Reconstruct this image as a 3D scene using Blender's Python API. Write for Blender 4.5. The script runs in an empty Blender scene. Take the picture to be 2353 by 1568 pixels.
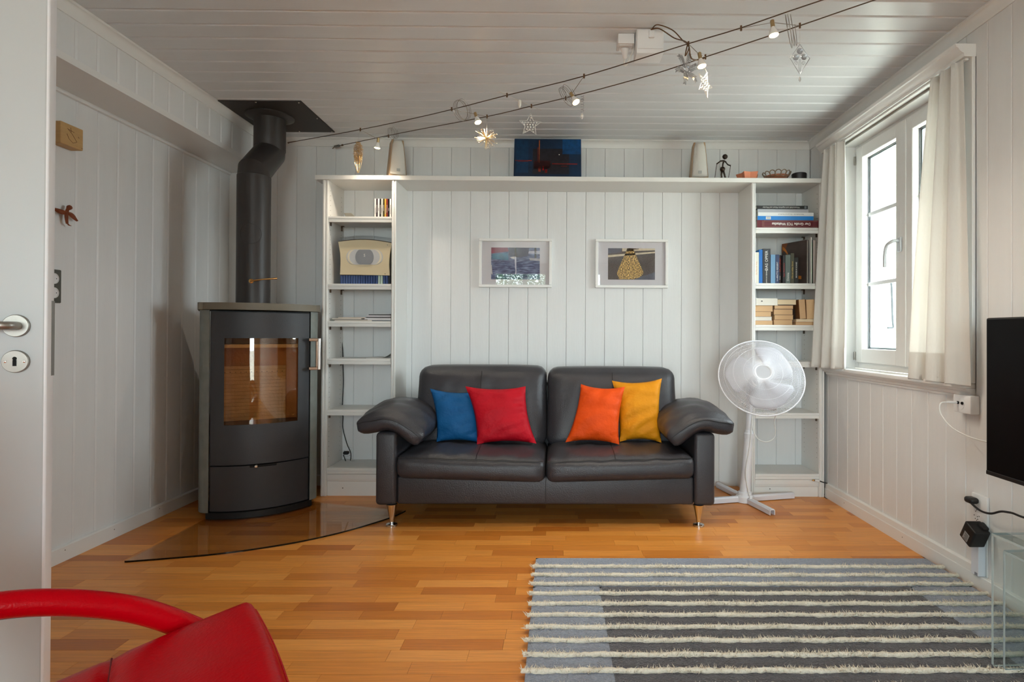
import bpy, bmesh, math, random
from mathutils import Vector, Matrix
random.seed(7)
R = math.radians
SC = bpy.context.scene
COL = SC.collection

# ------------------------------------------------------------------ camera
CAM_F, CAM_CX, CAM_CY = 1350.0, 1291.746, 759.746
YAW, PIT, ROL = 9.11725e-3, 6.4558e-3, 4.47276e-3
_f = Vector((math.sin(YAW)*math.cos(PIT), math.cos(YAW)*math.cos(PIT), math.sin(PIT)))
_r = Vector((math.cos(YAW), -math.sin(YAW), 0))
_d = _f.cross(_r)
_r, _d = _r*math.cos(ROL)-_d*math.sin(ROL), _d*math.cos(ROL)+_r*math.sin(ROL)
cam = bpy.data.cameras.new('camera')
cam.sensor_fit = 'HORIZONTAL'; cam.sensor_width = 36.0
cam.lens = 36.0*CAM_F/2353.0
cam.shift_x = (2353/2-CAM_CX)/2353.0
cam.shift_y = (CAM_CY-1568/2)/2353.0
cam.clip_start = 0.02; cam.clip_end = 200
cam_o = bpy.data.objects.new('camera', cam); COL.objects.link(cam_o)
_u = -_d; _b = -_f
cam_o.matrix_world = Matrix(((_r.x,_u.x,_b.x,0),(_r.y,_u.y,_b.y,0),(_r.z,_u.z,_b.z,1.05),(0,0,0,1)))
SC.camera = cam_o

# ------------------------------------------------------------------ view, sky, daylight
SC.view_settings.view_transform = 'Standard'
SC.view_settings.look = 'None'
SC.view_settings.gamma = 1.0
SC.view_settings.use_curve_mapping = False
SC.view_settings.exposure = 0.96
SC.cycles.use_denoising = True
SC.cycles.max_bounces = 7
SC.cycles.diffuse_bounces = 4
SC.cycles.glossy_bounces = 3
SC.cycles.transmission_bounces = 8
SC.cycles.transparent_max_bounces = 10
SC.cycles.use_adaptive_sampling = True
SC.cycles.adaptive_threshold = 0.04
SC.cycles.caustics_reflective = False
SC.cycles.caustics_refractive = False
SC.cycles.sample_clamp_indirect = 6.0

SKY = 11.0
w = bpy.data.worlds.new('overcast_sky'); SC.world = w
w.use_nodes = True
bg = w.node_tree.nodes['Background']
bg.inputs[0].default_value = (0.83, 0.93, 1.0, 1)
bg.inputs[1].default_value = SKY

def portal(name, loc, rot, sx, sy):
    l = bpy.data.lights.new(name, 'AREA'); l.shape = 'RECTANGLE'; l.size = sx; l.size_y = sy
    l.cycles.is_portal = True
    o = bpy.data.objects.new(name, l); COL.objects.link(o); o.location = loc; o.rotation_euler = rot
    return o
# room shell dimensions (metres)
XL, XR, YB, YF, ZC = -2.265, 1.765, 4.08, -3.10, 2.40
WIN_Y0, WIN_Y1, WIN_Z0, WIN_Z1 = 2.555, 3.62, 0.85, 2.22     # window in the right wall
RW_X0, RW_X1, RW_Z0, RW_Z1 = -1.25, 0.90, 0.20, 2.28         # unseen window behind the camera, size made up for daylight
portal('window_daylight', (XR+0.56, (WIN_Y0+WIN_Y1)/2, (WIN_Z0+WIN_Z1)/2), (0, R(90), 0), 1.6, 1.3)
portal('rear_window_daylight', ((RW_X0+RW_X1)/2, YF-0.26, (RW_Z0+RW_Z1)/2), (R(90), 0, 0), 2.3, 2.2)

# ------------------------------------------------------------------ materials
def lin(c):
    return tuple((v/255/12.92 if v/255 <= 0.04045 else ((v/255+0.055)/1.055)**2.4) for v in c)+(1,)
MATS = {}
def mat(name, rgb, rough=0.5, metal=0.0, bump=0.0, bscale=60, var=0.0, vscale=6, coat=0.0, spec=0.5,
        trans=0.0, ior=1.45, emit=None, estr=0.0, stretch=(1,1,1), sheen=0.0, objvar=0.0, alpha=1.0, dist=0.02):
    if name in MATS: return MATS[name]
    m = bpy.data.materials.new(name); m.use_nodes = True
    nt = m.node_tree; N = nt.nodes; L = nt.links
    b = N['Principled BSDF']
    b.inputs['Base Color'].default_value = lin(rgb)
    b.inputs['Roughness'].default_value = rough
    b.inputs['Metallic'].default_value = metal
    b.inputs['Specular IOR Level'].default_value = spec
    b.inputs['IOR'].default_value = ior
    if coat: b.inputs['Coat Weight'].default_value = coat; b.inputs['Coat Roughness'].default_value = 0.15
    if trans: b.inputs['Transmission Weight'].default_value = trans
    if sheen: b.inputs['Sheen Weight'].default_value = sheen
    if emit: b.inputs['Emission Color'].default_value = lin(emit); b.inputs['Emission Strength'].default_value = estr
    if alpha < 1: b.inputs['Alpha'].default_value = alpha
    tc = mp = None
    if bump or var:
        tc = N.new('ShaderNodeTexCoord'); mp = N.new('ShaderNodeMapping')
        mp.inputs['Scale'].default_value = stretch
        L.new(tc.outputs['Object'], mp.inputs['Vector'])
    col = None
    if var:
        n = N.new('ShaderNodeTexNoise'); n.inputs['Scale'].default_value = vscale; n.inputs['Detail'].default_value = 5
        L.new(mp.outputs[0], n.inputs['Vector'])
        h = N.new('ShaderNodeHueSaturation'); h.inputs['Color'].default_value = lin(rgb)
        mr = N.new('ShaderNodeMapRange'); mr.inputs['From Min'].default_value = 0.25; mr.inputs['From Max'].default_value = 0.75
        mr.inputs['To Min'].default_value = 1-var; mr.inputs['To Max'].default_value = 1+var
        L.new(n.outputs[0], mr.inputs[0]); L.new(mr.outputs[0], h.inputs['Value']); col = h
    if objvar:
        oi = N.new('ShaderNodeObjectInfo'); h = N.new('ShaderNodeHueSaturation')
        mr = N.new('ShaderNodeMapRange'); mr.inputs['To Min'].default_value = 1-objvar; mr.inputs['To Max'].default_value = 1+objvar
        L.new(oi.outputs['Random'], mr.inputs[0]); L.new(mr.outputs[0], h.inputs['Value'])
        if col: L.new(col.outputs[0], h.inputs['Color'])
        else: h.inputs['Color'].default_value = lin(rgb)
        col = h
    if col: L.new(col.outputs[0], b.inputs['Base Color'])
    if bump:
        n = N.new('ShaderNodeTexNoise'); n.inputs['Scale'].default_value = bscale; n.inputs['Detail'].default_value = 4
        L.new(mp.outputs[0], n.inputs['Vector'])
        bp = N.new('ShaderNodeBump'); bp.inputs['Strength'].default_value = bump; bp.inputs['Distance'].default_value = dist
        L.new(n.outputs[0], bp.inputs['Height']); L.new(bp.outputs[0], b.inputs['Normal'])
    MATS[name] = m
    return m

def glass(name, rgb=(255,255,255), rough=0.0, ior=1.45, mixin=0.08):
    """thin clear sheet: mostly see-through with a mirror share by angle"""
    if name in MATS: return MATS[name]
    m = bpy.data.materials.new(name); m.use_nodes = True
    nt = m.node_tree; N = nt.nodes; L = nt.links
    N.remove(N['Principled BSDF'])
    out = N['Material Output']
    t = N.new('ShaderNodeBsdfTransparent'); t.inputs[0].default_value = lin(rgb)
    g = N.new('ShaderNodeBsdfGlossy'); g.inputs['Roughness'].default_value = rough; g.inputs[0].default_value = (1,1,1,1)
    lw = N.new('ShaderNodeLayerWeight'); lw.inputs['Blend'].default_value = 0.5
    fr = N.new('ShaderNodeMath'); fr.operation = 'POWER'; fr.inputs[1].default_value = 5.0
    L.new(lw.outputs['Facing'], fr.inputs[0])
    ad = N.new('ShaderNodeMath'); ad.operation = 'MULTIPLY_ADD'; ad.inputs[1].default_value = 0.9; ad.inputs[2].default_value = mixin
    ad.use_clamp = True
    mx = N.new('ShaderNodeMixShader')
    L.new(fr.outputs[0], ad.inputs[0]); L.new(ad.outputs[0], mx.inputs[0])
    L.new(t.outputs[0], mx.inputs[1]); L.new(g.outputs[0], mx.inputs[2]); L.new(mx.outputs[0], out.inputs[0])
    MATS[name] = m
    return m

WHITE   = mat('white_painted_boards', (227,227,226), 0.42, bump=0.06, bscale=25, var=0.025, vscale=3, stretch=(6,6,0.6))
CEILW   = mat('white_gloss_ceiling_paint', (217,219,221), 0.27, bump=0.05, bscale=22, var=0.03, vscale=2, stretch=(0.5,6,6))
TRIMW   = mat('white_gloss_trim_paint', (231,230,227), 0.32)
SHELFW  = mat('white_shelf_paint', (232,230,225), 0.38)
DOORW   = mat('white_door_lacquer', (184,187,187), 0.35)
PLASTIC = mat('white_plastic', (232,232,232), 0.35)
STEEL   = mat('brushed_steel', (158,153,146), 0.4, metal=1.0, bump=0.04, bscale=120, stretch=(1,1,12))
CHROME  = mat('polished_chrome', (215,215,215), 0.12, metal=1.0)
DARKIN  = mat('dark_recess', (12,11,11), 0.8)
BLACKP  = mat('black_plastic', (20,20,21), 0.45)
CABLEW  = mat('white_cable', (225,224,220), 0.45)
CABLEB  = mat('black_cable', (14,14,15), 0.5)
IRON    = mat('dark_iron', (40,33,30), 0.42, metal=0.6)
PLASTER = mat('outside_white_render', (236,232,220), 0.9)

# ------------------------------------------------------------------ geometry helpers
class MB:
    """collects geometry for ONE mesh"""
    def __init__(s): s.v = []; s.f = []; s.mi = []; s.cur = 0
    def add(s, vs, fs):
        o = len(s.v); s.v += [tuple(p) for p in vs]; s.f += [tuple(i+o for i in f) for f in fs]; s.mi += [s.cur]*len(fs)
        return s
    def box(s, x0,x1,y0,y1,z0,z1):
        return s.add([(x0,y0,z0),(x1,y0,z0),(x1,y1,z0),(x0,y1,z0),(x0,y0,z1),(x1,y0,z1),(x1,y1,z1),(x0,y1,z1)],
                     [(0,3,2,1),(4,5,6,7),(0,1,5,4),(1,2,6,5),(2,3,7,6),(3,0,4,7)])
    def rbox(s, x0,x1,y0,y1,z0,z1, r=0.004, seg=2):
        bm = bmesh.new()
        bmesh.ops.create_cube(bm, size=1)
        bmesh.ops.scale(bm, vec=(x1-x0,y1-y0,z1-z0), verts=bm.verts)
        r = min(r, 0.49*min(x1-x0,y1-y0,z1-z0))
        bmesh.ops.bevel(bm, geom=list(bm.edges), offset=r, segments=seg, affect='EDGES', profile=0.5)
        bmesh.ops.translate(bm, vec=((x0+x1)/2,(y0+y1)/2,(z0+z1)/2), verts=bm.verts)
        bm.verts.index_update()
        s.add([v.co[:] for v in bm.verts], [[v.index for v in f.verts] for f in bm.faces]); bm.free()
        return s
    def prism(s, poly, a0, a1, axis='z'):
        """poly of 2D points extruded along axis (x: (y,z), y: (x,z), z: (x,y))"""
        n = len(poly)
        def P(p, a): return {'z':(p[0],p[1],a), 'x':(a,p[0],p[1]), 'y':(p[0],a,p[1])}[axis]
        vs = [P(p,a0) for p in poly]+[P(p,a1) for p in poly]
        fs = [tuple(range(n))[::-1], tuple(range(n,2*n))]+[(i,(i+1)%n,n+(i+1)%n,n+i) for i in range(n)]
        return s.add(vs, fs)
    def tube(s, pts, r, seg=8, caps=True, closed=False):
        pts = [Vector(p) for p in pts]; n = len(pts)
        rr = r if isinstance(r,(list,tuple)) else [r]*n
        T = []
        for i in range(n):
            a = pts[(i-1)%n] if (closed or i>0) else pts[0]
            b = pts[(i+1)%n] if (closed or i<n-1) else pts[-1]
            t = b-a
            T.append(t.normalized() if t.length > 1e-9 else Vector((0,0,1)))
        up = Vector((0,0,1)) if abs(T[0].z) < 0.9 else Vector((1,0,0))
        nrm = (up-T[0]*up.dot(T[0])).normalized()
        vs = []
        for i in range(n):
            nrm = nrm-T[i]*nrm.dot(T[i])
            nrm = nrm.normalized() if nrm.length > 1e-6 else T[i].orthogonal().normalized()
            bn = T[i].cross(nrm)
            for k in range(seg):
                a = 2*math.pi*k/seg
                vs.append(pts[i]+(nrm*math.cos(a)+bn*math.sin(a))*rr[i])
        fs = []
        m = n if closed else n-1
        for i in range(m):
            j = (i+1)%n
            for k in range(seg):
                fs.append((i*seg+k, i*seg+(k+1)%seg, j*seg+(k+1)%seg, j*seg+k))
        if caps and not closed:
            fs.append(tuple(range(seg))[::-1]); fs.append(tuple((n-1)*seg+k for k in range(seg)))
        return s.add(vs, fs)
    def lathe(s, prof, c=(0,0,0), axis=(0,0,1), seg=24):
        """prof: list of (radius, height along axis)"""
        ax = Vector(axis).normalized(); c = Vector(c)
        e1 = ax.orthogonal().normalized(); e2 = ax.cross(e1)
        vs = []
        for r,h in prof:
            for k in range(seg):
                a = 2*math.pi*k/seg
                vs.append(c+ax*h+(e1*math.cos(a)+e2*math.sin(a))*max(r,1e-5))
        fs = []
        for i in range(len(prof)-1):
            for k in range(seg):
                fs.append((i*seg+k, i*seg+(k+1)%seg, (i+1)*seg+(k+1)%seg, (i+1)*seg+k))
        fs.append(tuple(range(seg))[::-1]); fs.append(tuple((len(prof)-1)*seg+k for k in range(seg)))
        return s.add(vs, fs)
    def grid(s, fn, nu, nv, closed_u=False):
        vs = [fn(i/nu, j/nv) for i in range(nu+(0 if closed_u else 1)) for j in range(nv+1)]
        cnt = nu if closed_u else nu+1
        fs = []
        for i in range(nu):
            for j in range(nv):
                a = i*(nv+1)+j; b = ((i+1)%cnt)*(nv+1)+j
                fs.append((a,b,b+1,a+1))
        return s.add(vs, fs)
    def soft(s, x0,x1,y0,y1,z0,z1, r, n=(14,14,8), fn=None):
        """rounded box with many faces; fn(p, u, v, w) may bend it (u,v,w in -1..1)"""
        cx,cy,cz = (x0+x1)/2,(y0+y1)/2,(z0+z1)/2
        hx,hy,hz = (x1-x0)/2,(y1-y0)/2,(z1-z0)/2
        idx = {}; vs = []; fs = []
        def vert(i,j,k):
            key = (i,j,k)
            if key in idx: return idx[key]
            u,v,w_ = 2*i/n[0]-1, 2*j/n[1]-1, 2*k/n[2]-1
            p = Vector((u*hx, v*hy, w_*hz))
            q = Vector((max(-hx+r,min(hx-r,p.x)), max(-hy+r,min(hy-r,p.y)), max(-hz+r,min(hz-r,p.z))))
            d = p-q
            if d.length > 1e-9: p = q+d.normalized()*r
            p += Vector((cx,cy,cz))
            if fn: p = Vector(fn(p,u,v,w_))
            idx[key] = len(vs); vs.append(p)
            return idx[key]
        a,b,c = n
        for i in range(a):
            for j in range(b):
                fs.append((vert(i,j,0),vert(i,j+1,0),vert(i+1,j+1,0),vert(i+1,j,0)))
                fs.append((vert(i,j,c),vert(i+1,j,c),vert(i+1,j+1,c),vert(i,j+1,c)))
        for i in range(a):
            for k in range(c):
                fs.append((vert(i,0,k),vert(i+1,0,k),vert(i+1,0,k+1),vert(i,0,k+1)))
                fs.append((vert(i,b,k),vert(i,b,k+1),vert(i+1,b,k+1),vert(i+1,b,k)))
        for j in range(b):
            for k in range(c):
                fs.append((vert(0,j,k),vert(0,j,k+1),vert(0,j+1,k+1),vert(0,j+1,k)))
                fs.append((vert(a,j,k),vert(a,j+1,k),vert(a,j+1,k+1),vert(a,j,k+1)))
        return s.add(vs, fs)
    def mesh(s, name, mats, smooth=None):
        me = bpy.data.meshes.new(name); me.from_pydata(s.v, [], s.f)
        for m in (mats if isinstance(mats,(list,tuple)) else [mats]): me.materials.append(m)
        if any(s.mi):
            me.polygons.foreach_set('material_index', s.mi)
        if smooth is not None:
            me.polygons.foreach_set('use_smooth', [True]*len(me.polygons))
            me.set_sharp_from_angle(angle=R(smooth))
        me.update()
        return me

ORG = {}
def tag(o, label=None, cat=None, group=None, kind=None):
    if label: o['label'] = label
    if cat: o['category'] = cat
    if group: o['group'] = group
    if kind: o['kind'] = kind
    return o
def thing(name, label, cat, loc=(0,0,0), rotz=0.0, group=None):
    o = bpy.data.objects.new(name, None); COL.objects.link(o)
    o.empty_display_size = 0.05
    o.location = loc; o.rotation_euler = (0,0,rotz)
    ORG[o] = Vector(loc)
    return tag(o, label, cat, group)
def link(name, me, parent=None, loc=(0,0,0), rot=(0,0,0)):
    o = bpy.data.objects.new(name, me); COL.objects.link(o)
    o.location = loc; o.rotation_euler = rot
    if parent: o.parent = parent
    return o
def part(name, mb, m, parent, smooth=None, label=None, world=False):
    """child mesh in the parent's own coordinates (world=True: built at its place in the room)"""
    if world:
        off = ORG[parent]
        mb.v = [(p[0]-off.x, p[1]-off.y, p[2]-off.z) for p in mb.v]
    o = link(name, mb.mesh(name, m, smooth), parent)
    ORG[o] = ORG.get(parent, Vector((0,0,0)))
    if label: o['label'] = label
    return o
def solo(name, mb, m, label, cat, base, smooth=None, group=None, rotz=0.0, world=True):
    """a thing that is one mesh; origin at its base"""
    if world:
        mb.v = [(p[0]-base[0], p[1]-base[1], p[2]-base[2]) for p in mb.v]
    o = link(name, mb.mesh(name, m, smooth), None, base, (0,0,rotz))
    ORG[o] = Vector(base)
    return tag(o, label, cat, group)
def struct(name, mb, m, smooth=None, kind='structure'):
    o = link(name, mb.mesh(name, m, smooth)); ORG[o] = Vector((0,0,0)); o['kind'] = kind
    return o
def sroot(name):
    o = bpy.data.objects.new(name, None); COL.objects.link(o); o['kind'] = 'structure'; ORG[o] = Vector((0,0,0))
    return o
def text_mesh(txt, size, extrude=0.0003, align='CENTER', bold=0.0):
    cu = bpy.data.curves.new('lettering', 'FONT'); cu.body = txt; cu.size = size; cu.extrude = extrude
    cu.align_x = align; cu.align_y = 'CENTER'; cu.offset = bold; cu.resolution_u = 2
    o = bpy.data.objects.new('lettering', cu); COL.objects.link(o)
    dg = bpy.context.evaluated_depsgraph_get(); dg.update()
    me = bpy.data.meshes.new_from_object(o.evaluated_get(dg))
    COL.objects.unlink(o); bpy.data.objects.remove(o); bpy.data.curves.remove(cu)
    return me
def arc(cx, cy, r, a0, a1, n):
    return [(cx+r*math.cos(R(a0+(a1-a0)*i/n)), cy+r*math.sin(R(a0+(a1-a0)*i/n))) for i in range(n+1)]
def catmull(pts, k=6):
    pts = [Vector(p) for p in pts]; out = []
    for i in range(len(pts)-1):
        p0 = pts[max(i-1,0)]; p1 = pts[i]; p2 = pts[i+1]; p3 = pts[min(i+2,len(pts)-1)]
        for j in range(k):
            t = j/k
            out.append(0.5*((2*p1)+(-p0+p2)*t+(2*p0-5*p1+4*p2-p3)*t*t+(-p0+3*p1-3*p2+p3)*t**3))
    return out+[pts[-1]]
# ================================================================== STRUCTURE
def proj_px(p):
    q = Vector(p)-Vector((0,0,1.05)); z = q.dot(_f)
    if z < 0.05: return None
    return (CAM_CX+CAM_F*q.dot(_r)/z, CAM_CY+CAM_F*q.dot(_d)/z)

def U(px, py, ax, v):
    """photo pixel -> point on the plane ax = v"""
    d = _r*((px-CAM_CX)/CAM_F)+_d*((py-CAM_CY)/CAM_F)+_f
    i = 'xyz'.index(ax); c = Vector((0,0,1.05))
    return c+d*((v-c[i])/d[i])

# ---- parquet floor
def wood_floor_mat():
    m = bpy.data.materials.new('oiled_beech_parquet'); m.use_nodes = True
    nt = m.node_tree; N = nt.nodes; L = nt.links; b = N['Principled BSDF']
    oi = N.new('ShaderNodeObjectInfo'); ge = N.new('ShaderNodeNewGeometry')
    ad = N.new('ShaderNodeMath'); ad.operation = 'ADD'
    fr = N.new('ShaderNodeMath'); fr.operation = 'FRACT'
    L.new(oi.outputs['Random'], ad.inputs[0]); L.new(ge.outputs['Random Per Island'], ad.inputs[1]); L.new(ad.outputs[0], fr.inputs[0])
    cr = N.new('ShaderNodeValToRGB'); e = cr.color_ramp.elements
    stops = [(0.0,(186,106,36)),(0.12,(203,123,46)),(0.4,(217,138,56)),(0.7,(226,148,65)),(0.9,(233,158,76)),(1.0,(208,127,52))]
    e[0].position, e[0].color = stops[0][0], lin(stops[0][1]); e[1].position, e[1].color = stops[-1][0], lin(stops[-1][1])
    for p,c in stops[1:-1]:
        x = e.new(p); x.color = lin(c)
    L.new(fr.outputs[0], cr.inputs[0])
    # grain runs along each strip
    mu = N.new('ShaderNodeVectorMath'); mu.operation = 'MULTIPLY'; mu.inputs[1].default_value = (1.6, 34, 1)
    of = N.new('ShaderNodeVectorMath'); of.operation = 'ADD'
    cb = N.new('ShaderNodeCombineXYZ'); sm = N.new('ShaderNodeMath'); sm.operation = 'MULTIPLY'; sm.inputs[1].default_value = 37.0
    L.new(fr.outputs[0], sm.inputs[0]); L.new(sm.outputs[0], cb.inputs[0]); L.new(sm.outputs[0], cb.inputs[1])
    L.new(ge.outputs['Position'], mu.inputs[0]); L.new(mu.outputs[0], of.inputs[0]); L.new(cb.outputs[0], of.inputs[1])
    n = N.new('ShaderNodeTexNoise'); n.inputs['Scale'].default_value = 3.2; n.inputs['Detail'].default_value = 7; n.inputs['Roughness'].default_value = 0.62
    L.new(of.outputs[0], n.inputs['Vector'])
    mr = N.new('ShaderNodeMapRange'); mr.inputs['From Min'].default_value = 0.3; mr.inputs['From Max'].default_value = 0.7
    mr.inputs['To Min'].default_value = 0.80; mr.inputs['To Max'].default_value = 1.12
    L.new(n.outputs[0], mr.inputs[0])
    h = N.new('ShaderNodeHueSaturation'); L.new(cr.outputs[0], h.inputs['Color']); L.new(mr.outputs[0], h.inputs['Value'])
    L.new(h.outputs[0], b.inputs['Base Color'])
    r2 = N.new('ShaderNodeMapRange'); r2.inputs['To Min'].default_value = 0.27; r2.inputs['To Max'].default_value = 0.42
    L.new(n.outputs[0], r2.inputs[0]); L.new(r2.outputs[0], b.inputs['Roughness'])
    bp = N.new('ShaderNodeBump'); bp.inputs['Strength'].default_value = 0.04; bp.inputs['Distance'].default_value = 0.01
    L.new(n.outputs[0], bp.inputs['Height']); L.new(bp.outputs[0], b.inputs['Normal'])
    return m
FLOORM = wood_floor_mat()
floor = struct('floor', MB().box(XL-0.1, XR+0.1, YF-0.1, YB+0.1, -0.06, -0.004), mat('floor_gap', (60,32,14), 0.8))
SW = 0.0693; GAP = 0.00045
rows = []
rf = random.Random(11)
y = YF; k = 0
lens = [0.26,0.30,0.34,0.38,0.42,0.47]
while y < YB:
    x = XL-rf.random()*0.4
    while x < XR:
        l = rf.choice(lens)
        x0, x1, y1 = max(x,XL), min(x+l,XR), min(y+SW,YB)
        if x1-x0 > 0.03: rows.append((x0,x1,y,y1))
        x += l
    y += SW
def plank_score(s):
    x0,x1,y0,y1 = s
    cx,cy = (x0+x1)/2,(y0+y1)/2
    if cx > -0.08 and cy < 2.72 and cy > 0.6: return -1          # under the rug
    if -0.9 < cx < 0.8 and cy > 3.35: return -1                   # under the sofa
    if cy > 3.82: return -1
    ps = [proj_px((px,py,0)) for px,py in ((x0,y0),(x1,y0),(x1,y1),(x0,y1))]
    if any(p is None for p in ps): return -1
    mx = sum(p[0] for p in ps)/4; my = sum(p[1] for p in ps)/4
    if not (100 < mx < 2353 and my < 1568): return -1
    if mx < 640 and my > 1440: return -1                          # hidden by the armchair
    a = 0
    for i in range(4):
        p,q = ps[i],ps[(i+1)%4]; a += p[0]*q[1]-q[0]*p[1]
    return abs(a)/2
order = sorted(range(len(rows)), key=lambda i: -plank_score(rows[i]))
shown = set(i for i in order[:300] if plank_score(rows[i]) > 0)
pmesh = {}
rest = MB()
for i,(x0,x1,y0,y1) in enumerate(rows):
    lx, ly = x1-x0-2*GAP, y1-y0-2*GAP
    if i in shown:
        key = (round(lx,4), round(ly,4))
        if key not in pmesh:
            pmesh[key] = MB().box(-lx/2,lx/2,-ly/2,ly/2,-0.0039,0.0).mesh('plank', FLOORM)
        link('plank', pmesh[key], floor, ((x0+x1)/2,(y0+y1)/2,0))
    else:
        rest.box(x0+GAP,x1-GAP,y0+GAP,y1-GAP,-0.0039,0.0)
ro = part('hidden_planks', rest, FLOORM, floor); ro['kind'] = 'stuff'

# ---- tongue and groove boards
def board_poly(w_, t, c, d=None):
    d = c if d is None else d          # chamfer width c, depth d
    return [(-w_/2,t),(w_/2,t),(w_/2,d),(w_/2-c,0),(-w_/2+c,0),(-w_/2,d)]
BM = {}
def board(parent, L_, w_, loc, rz=0.0, m=None, t=0.014, c=0.0035, d=None):
    m = m or WHITE
    key = (round(L_,4), round(w_,4), m.name, c, d)
    if key not in BM:
        BM[key] = MB().prism(board_poly(w_-(0.0008 if d is None else 0.0003),t,c,d), 0, L_, 'z').mesh('board', m)
    return link('board', BM[key], parent, loc, (0,0,rz))
T = 0.014
# back wall
wall_back = struct('wall_back', MB().box(XL-0.1, XR+0.1, YB+T, YB+0.2, 0, ZC+0.1), TRIMW)
PB = 0.1335
for k in range(-17, 15):
    xc = -0.070+PB*(k+0.5)
    a, b_ = max(xc-PB/2, XL), min(xc+PB/2, XR)
    if b_-a > 0.01: board(wall_back, 2.36, b_-a, ((a+b_)/2, YB, 0.0))
# left wall
wall_left = struct('wall_left', MB().box(XL-0.2, XL-T, YF-0.2, YB+0.2, 0, ZC+0.1), TRIMW)
PL = 0.131
for k in range(-19, 11):
    yc = 2.781+PL*(k+0.5)
    a, b_ = yc-PL/2, min(yc+PL/2, YB)
    if a < 0.30 or b_-a < 0.01: continue
    board(wall_left, 2.145, b_-a, (XL, (a+b_)/2, 0.01), R(90), c=0.0080, d=0.0035)
part('lining', MB().box(XL-T, XL, YF-0.1, 0.30, 0, ZC), WHITE, wall_left)
# boxed beam along the left wall under the ceiling
SX = -2.005; SZ = 2.155
beam = struct('trim_1', MB().box(XL, SX-T, YF, YB+T, SZ, ZC+0.05), TRIMW)
part('edge_strip', MB().box(SX-T, SX, YF, YB, SZ, SZ+0.03), TRIMW, beam)
PS = 0.1172
for k in range(-18, 14):
    yc = 2.454+PS*(k+0.5); a, b_ = yc-PS/2, min(yc+PS/2, YB)
    if a < 0.3 or b_-a < 0.01: continue
    board(beam, 0.185, b_-a, (SX, (a+b_)/2, SZ+0.03), R(90), c=0.0090, d=0.0040)
part('bead', MB().tube([(XL+0.004,0.3,SZ-0.008),(XL+0.004,YB,SZ-0.008)], 0.011, 8), TRIMW, beam, 40)
# ceiling
ceiling = struct('ceiling', MB().box(XL-0.1, XR+0.1, YF-0.1, YB+0.1, ZC+T, ZC+0.2), TRIMW)
PC = 0.1162
cm = MB().prism([(p[0],p[1]) for p in board_poly(PC-0.0005, T, 0.0085, 0.0065)], XL, XR, 'x').mesh('board', CEILW)
k = -28
while True:
    yc = 2.463+PC*(k+0.5); k += 1
    if yc-PC/2 < 0.1: continue
    if yc+PC/2 > YB+0.06: break
    link('board', cm, ceiling, (0,yc,ZC))
part('lining', MB().box(XL, XR, YF, 0.10, ZC, ZC+T), CEILW, ceiling)
# right wall with the window opening
OUT = 2.30
wr = MB()
wr.box(XR+T, OUT, YF-0.2, WIN_Y0, 0, ZC+0.1)
wr.box(XR+T, OUT, WIN_Y1, YB+0.2, 0, ZC+0.1)
wr.box(XR+T, OUT, WIN_Y0, WIN_Y1, 0, WIN_Z0-0.02)
wr.box(XR+T, OUT, WIN_Y0, WIN_Y1, WIN_Z1, ZC+0.1)
wall_right = struct('wall_right', wr, PLASTER)
PR = 0.1285
for k in range(-22, 14):
    yc = 2.39+PR*(k+0.5); a, b_ = yc-PR/2, min(yc+PR/2, YB)
    if a < 0.3 or b_-a < 0.01: continue
    if yc > 2.46:
        board(wall_right, 0.81-0.06, b_-a, (XR, (a+b_)/2, 0.06), R(-90))
        if yc > 3.68: board(wall_right, 2.36-0.81, b_-a, (XR, (a+b_)/2, 0.81), R(-90))
        else: board(wall_right, 2.36-2.25, b_-a, (XR, (a+b_)/2, 2.25), R(-90))
    else:
        board(wall_right, 2.30, b_-a, (XR, (a+b_)/2, 0.06), R(-90))
part('lining', MB().box(XR, XR+T, YF-0.1, 0.30, 0, ZC), WHITE, wall_right)
part('reveal_board', MB().box(XR, XR+T, 2.455, WIN_Y0, 0.81, 2.25), TRIMW, wall_right)
part('reveal_board', MB().box(XR, XR+T, WIN_Y1, 3.68, 0.81, 2.25), TRIMW, wall_right)
# wall behind the camera; its unseen window is made wide to light the room
wf = MB()
wf.box(XL-0.2, RW_X0, YF-0.25, YF, 0, ZC+0.1); wf.box(RW_X1, XR+0.2, YF-0.25, YF, 0, ZC+0.1)
wf.box(RW_X0, RW_X1, YF-0.25, YF, 0, RW_Z0); wf.box(RW_X0, RW_X1, YF-0.25, YF, RW_Z1, ZC+0.1)
struct('wall_front', wf, mat('white_wall_paint', (222,218,210), 0.7))
# crown mouldings
def crown(name, path, n_in):
    """cove swept along a straight line; n_in = horizontal direction into the room"""
    a, b_ = Vector(path[0]), Vector(path[1]); n = Vector(n_in)
    prof = [(0,-0.055),(0.006,-0.055),(0.007,-0.046)]+[(0.008+0.022*(1-math.cos(R(9*i)))*1.0, -0.046+0.036*math.sin(R(9*i))) for i in range(1,11)]+[(0.032,-0.008),(0.032,0.0),(0,0.0)]
    vs = [a+n*p[0]+Vector((0,0,p[1])) for p in prof]+[b_+n*p[0]+Vector((0,0,p[1])) for p in prof]
    m_ = len(prof)
    fs = [(i,(i+1)%m_,m_+(i+1)%m_,m_+i) for i in range(m_)]+[tuple(range(m_)),tuple(range(m_,2*m_))[::-1]]
    return struct(name, MB().add(vs,fs), TRIMW, 30)
crown('trim_2', ((SX,YF,ZC),(SX,YB,ZC)), (1,0,0))
crown('trim_3', ((SX,YB,ZC),(XR,YB,ZC)), (0,-1,0))
crown('trim_4', ((XR,YF,ZC),(XR,YB,ZC)), (-1,0,0))
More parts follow.
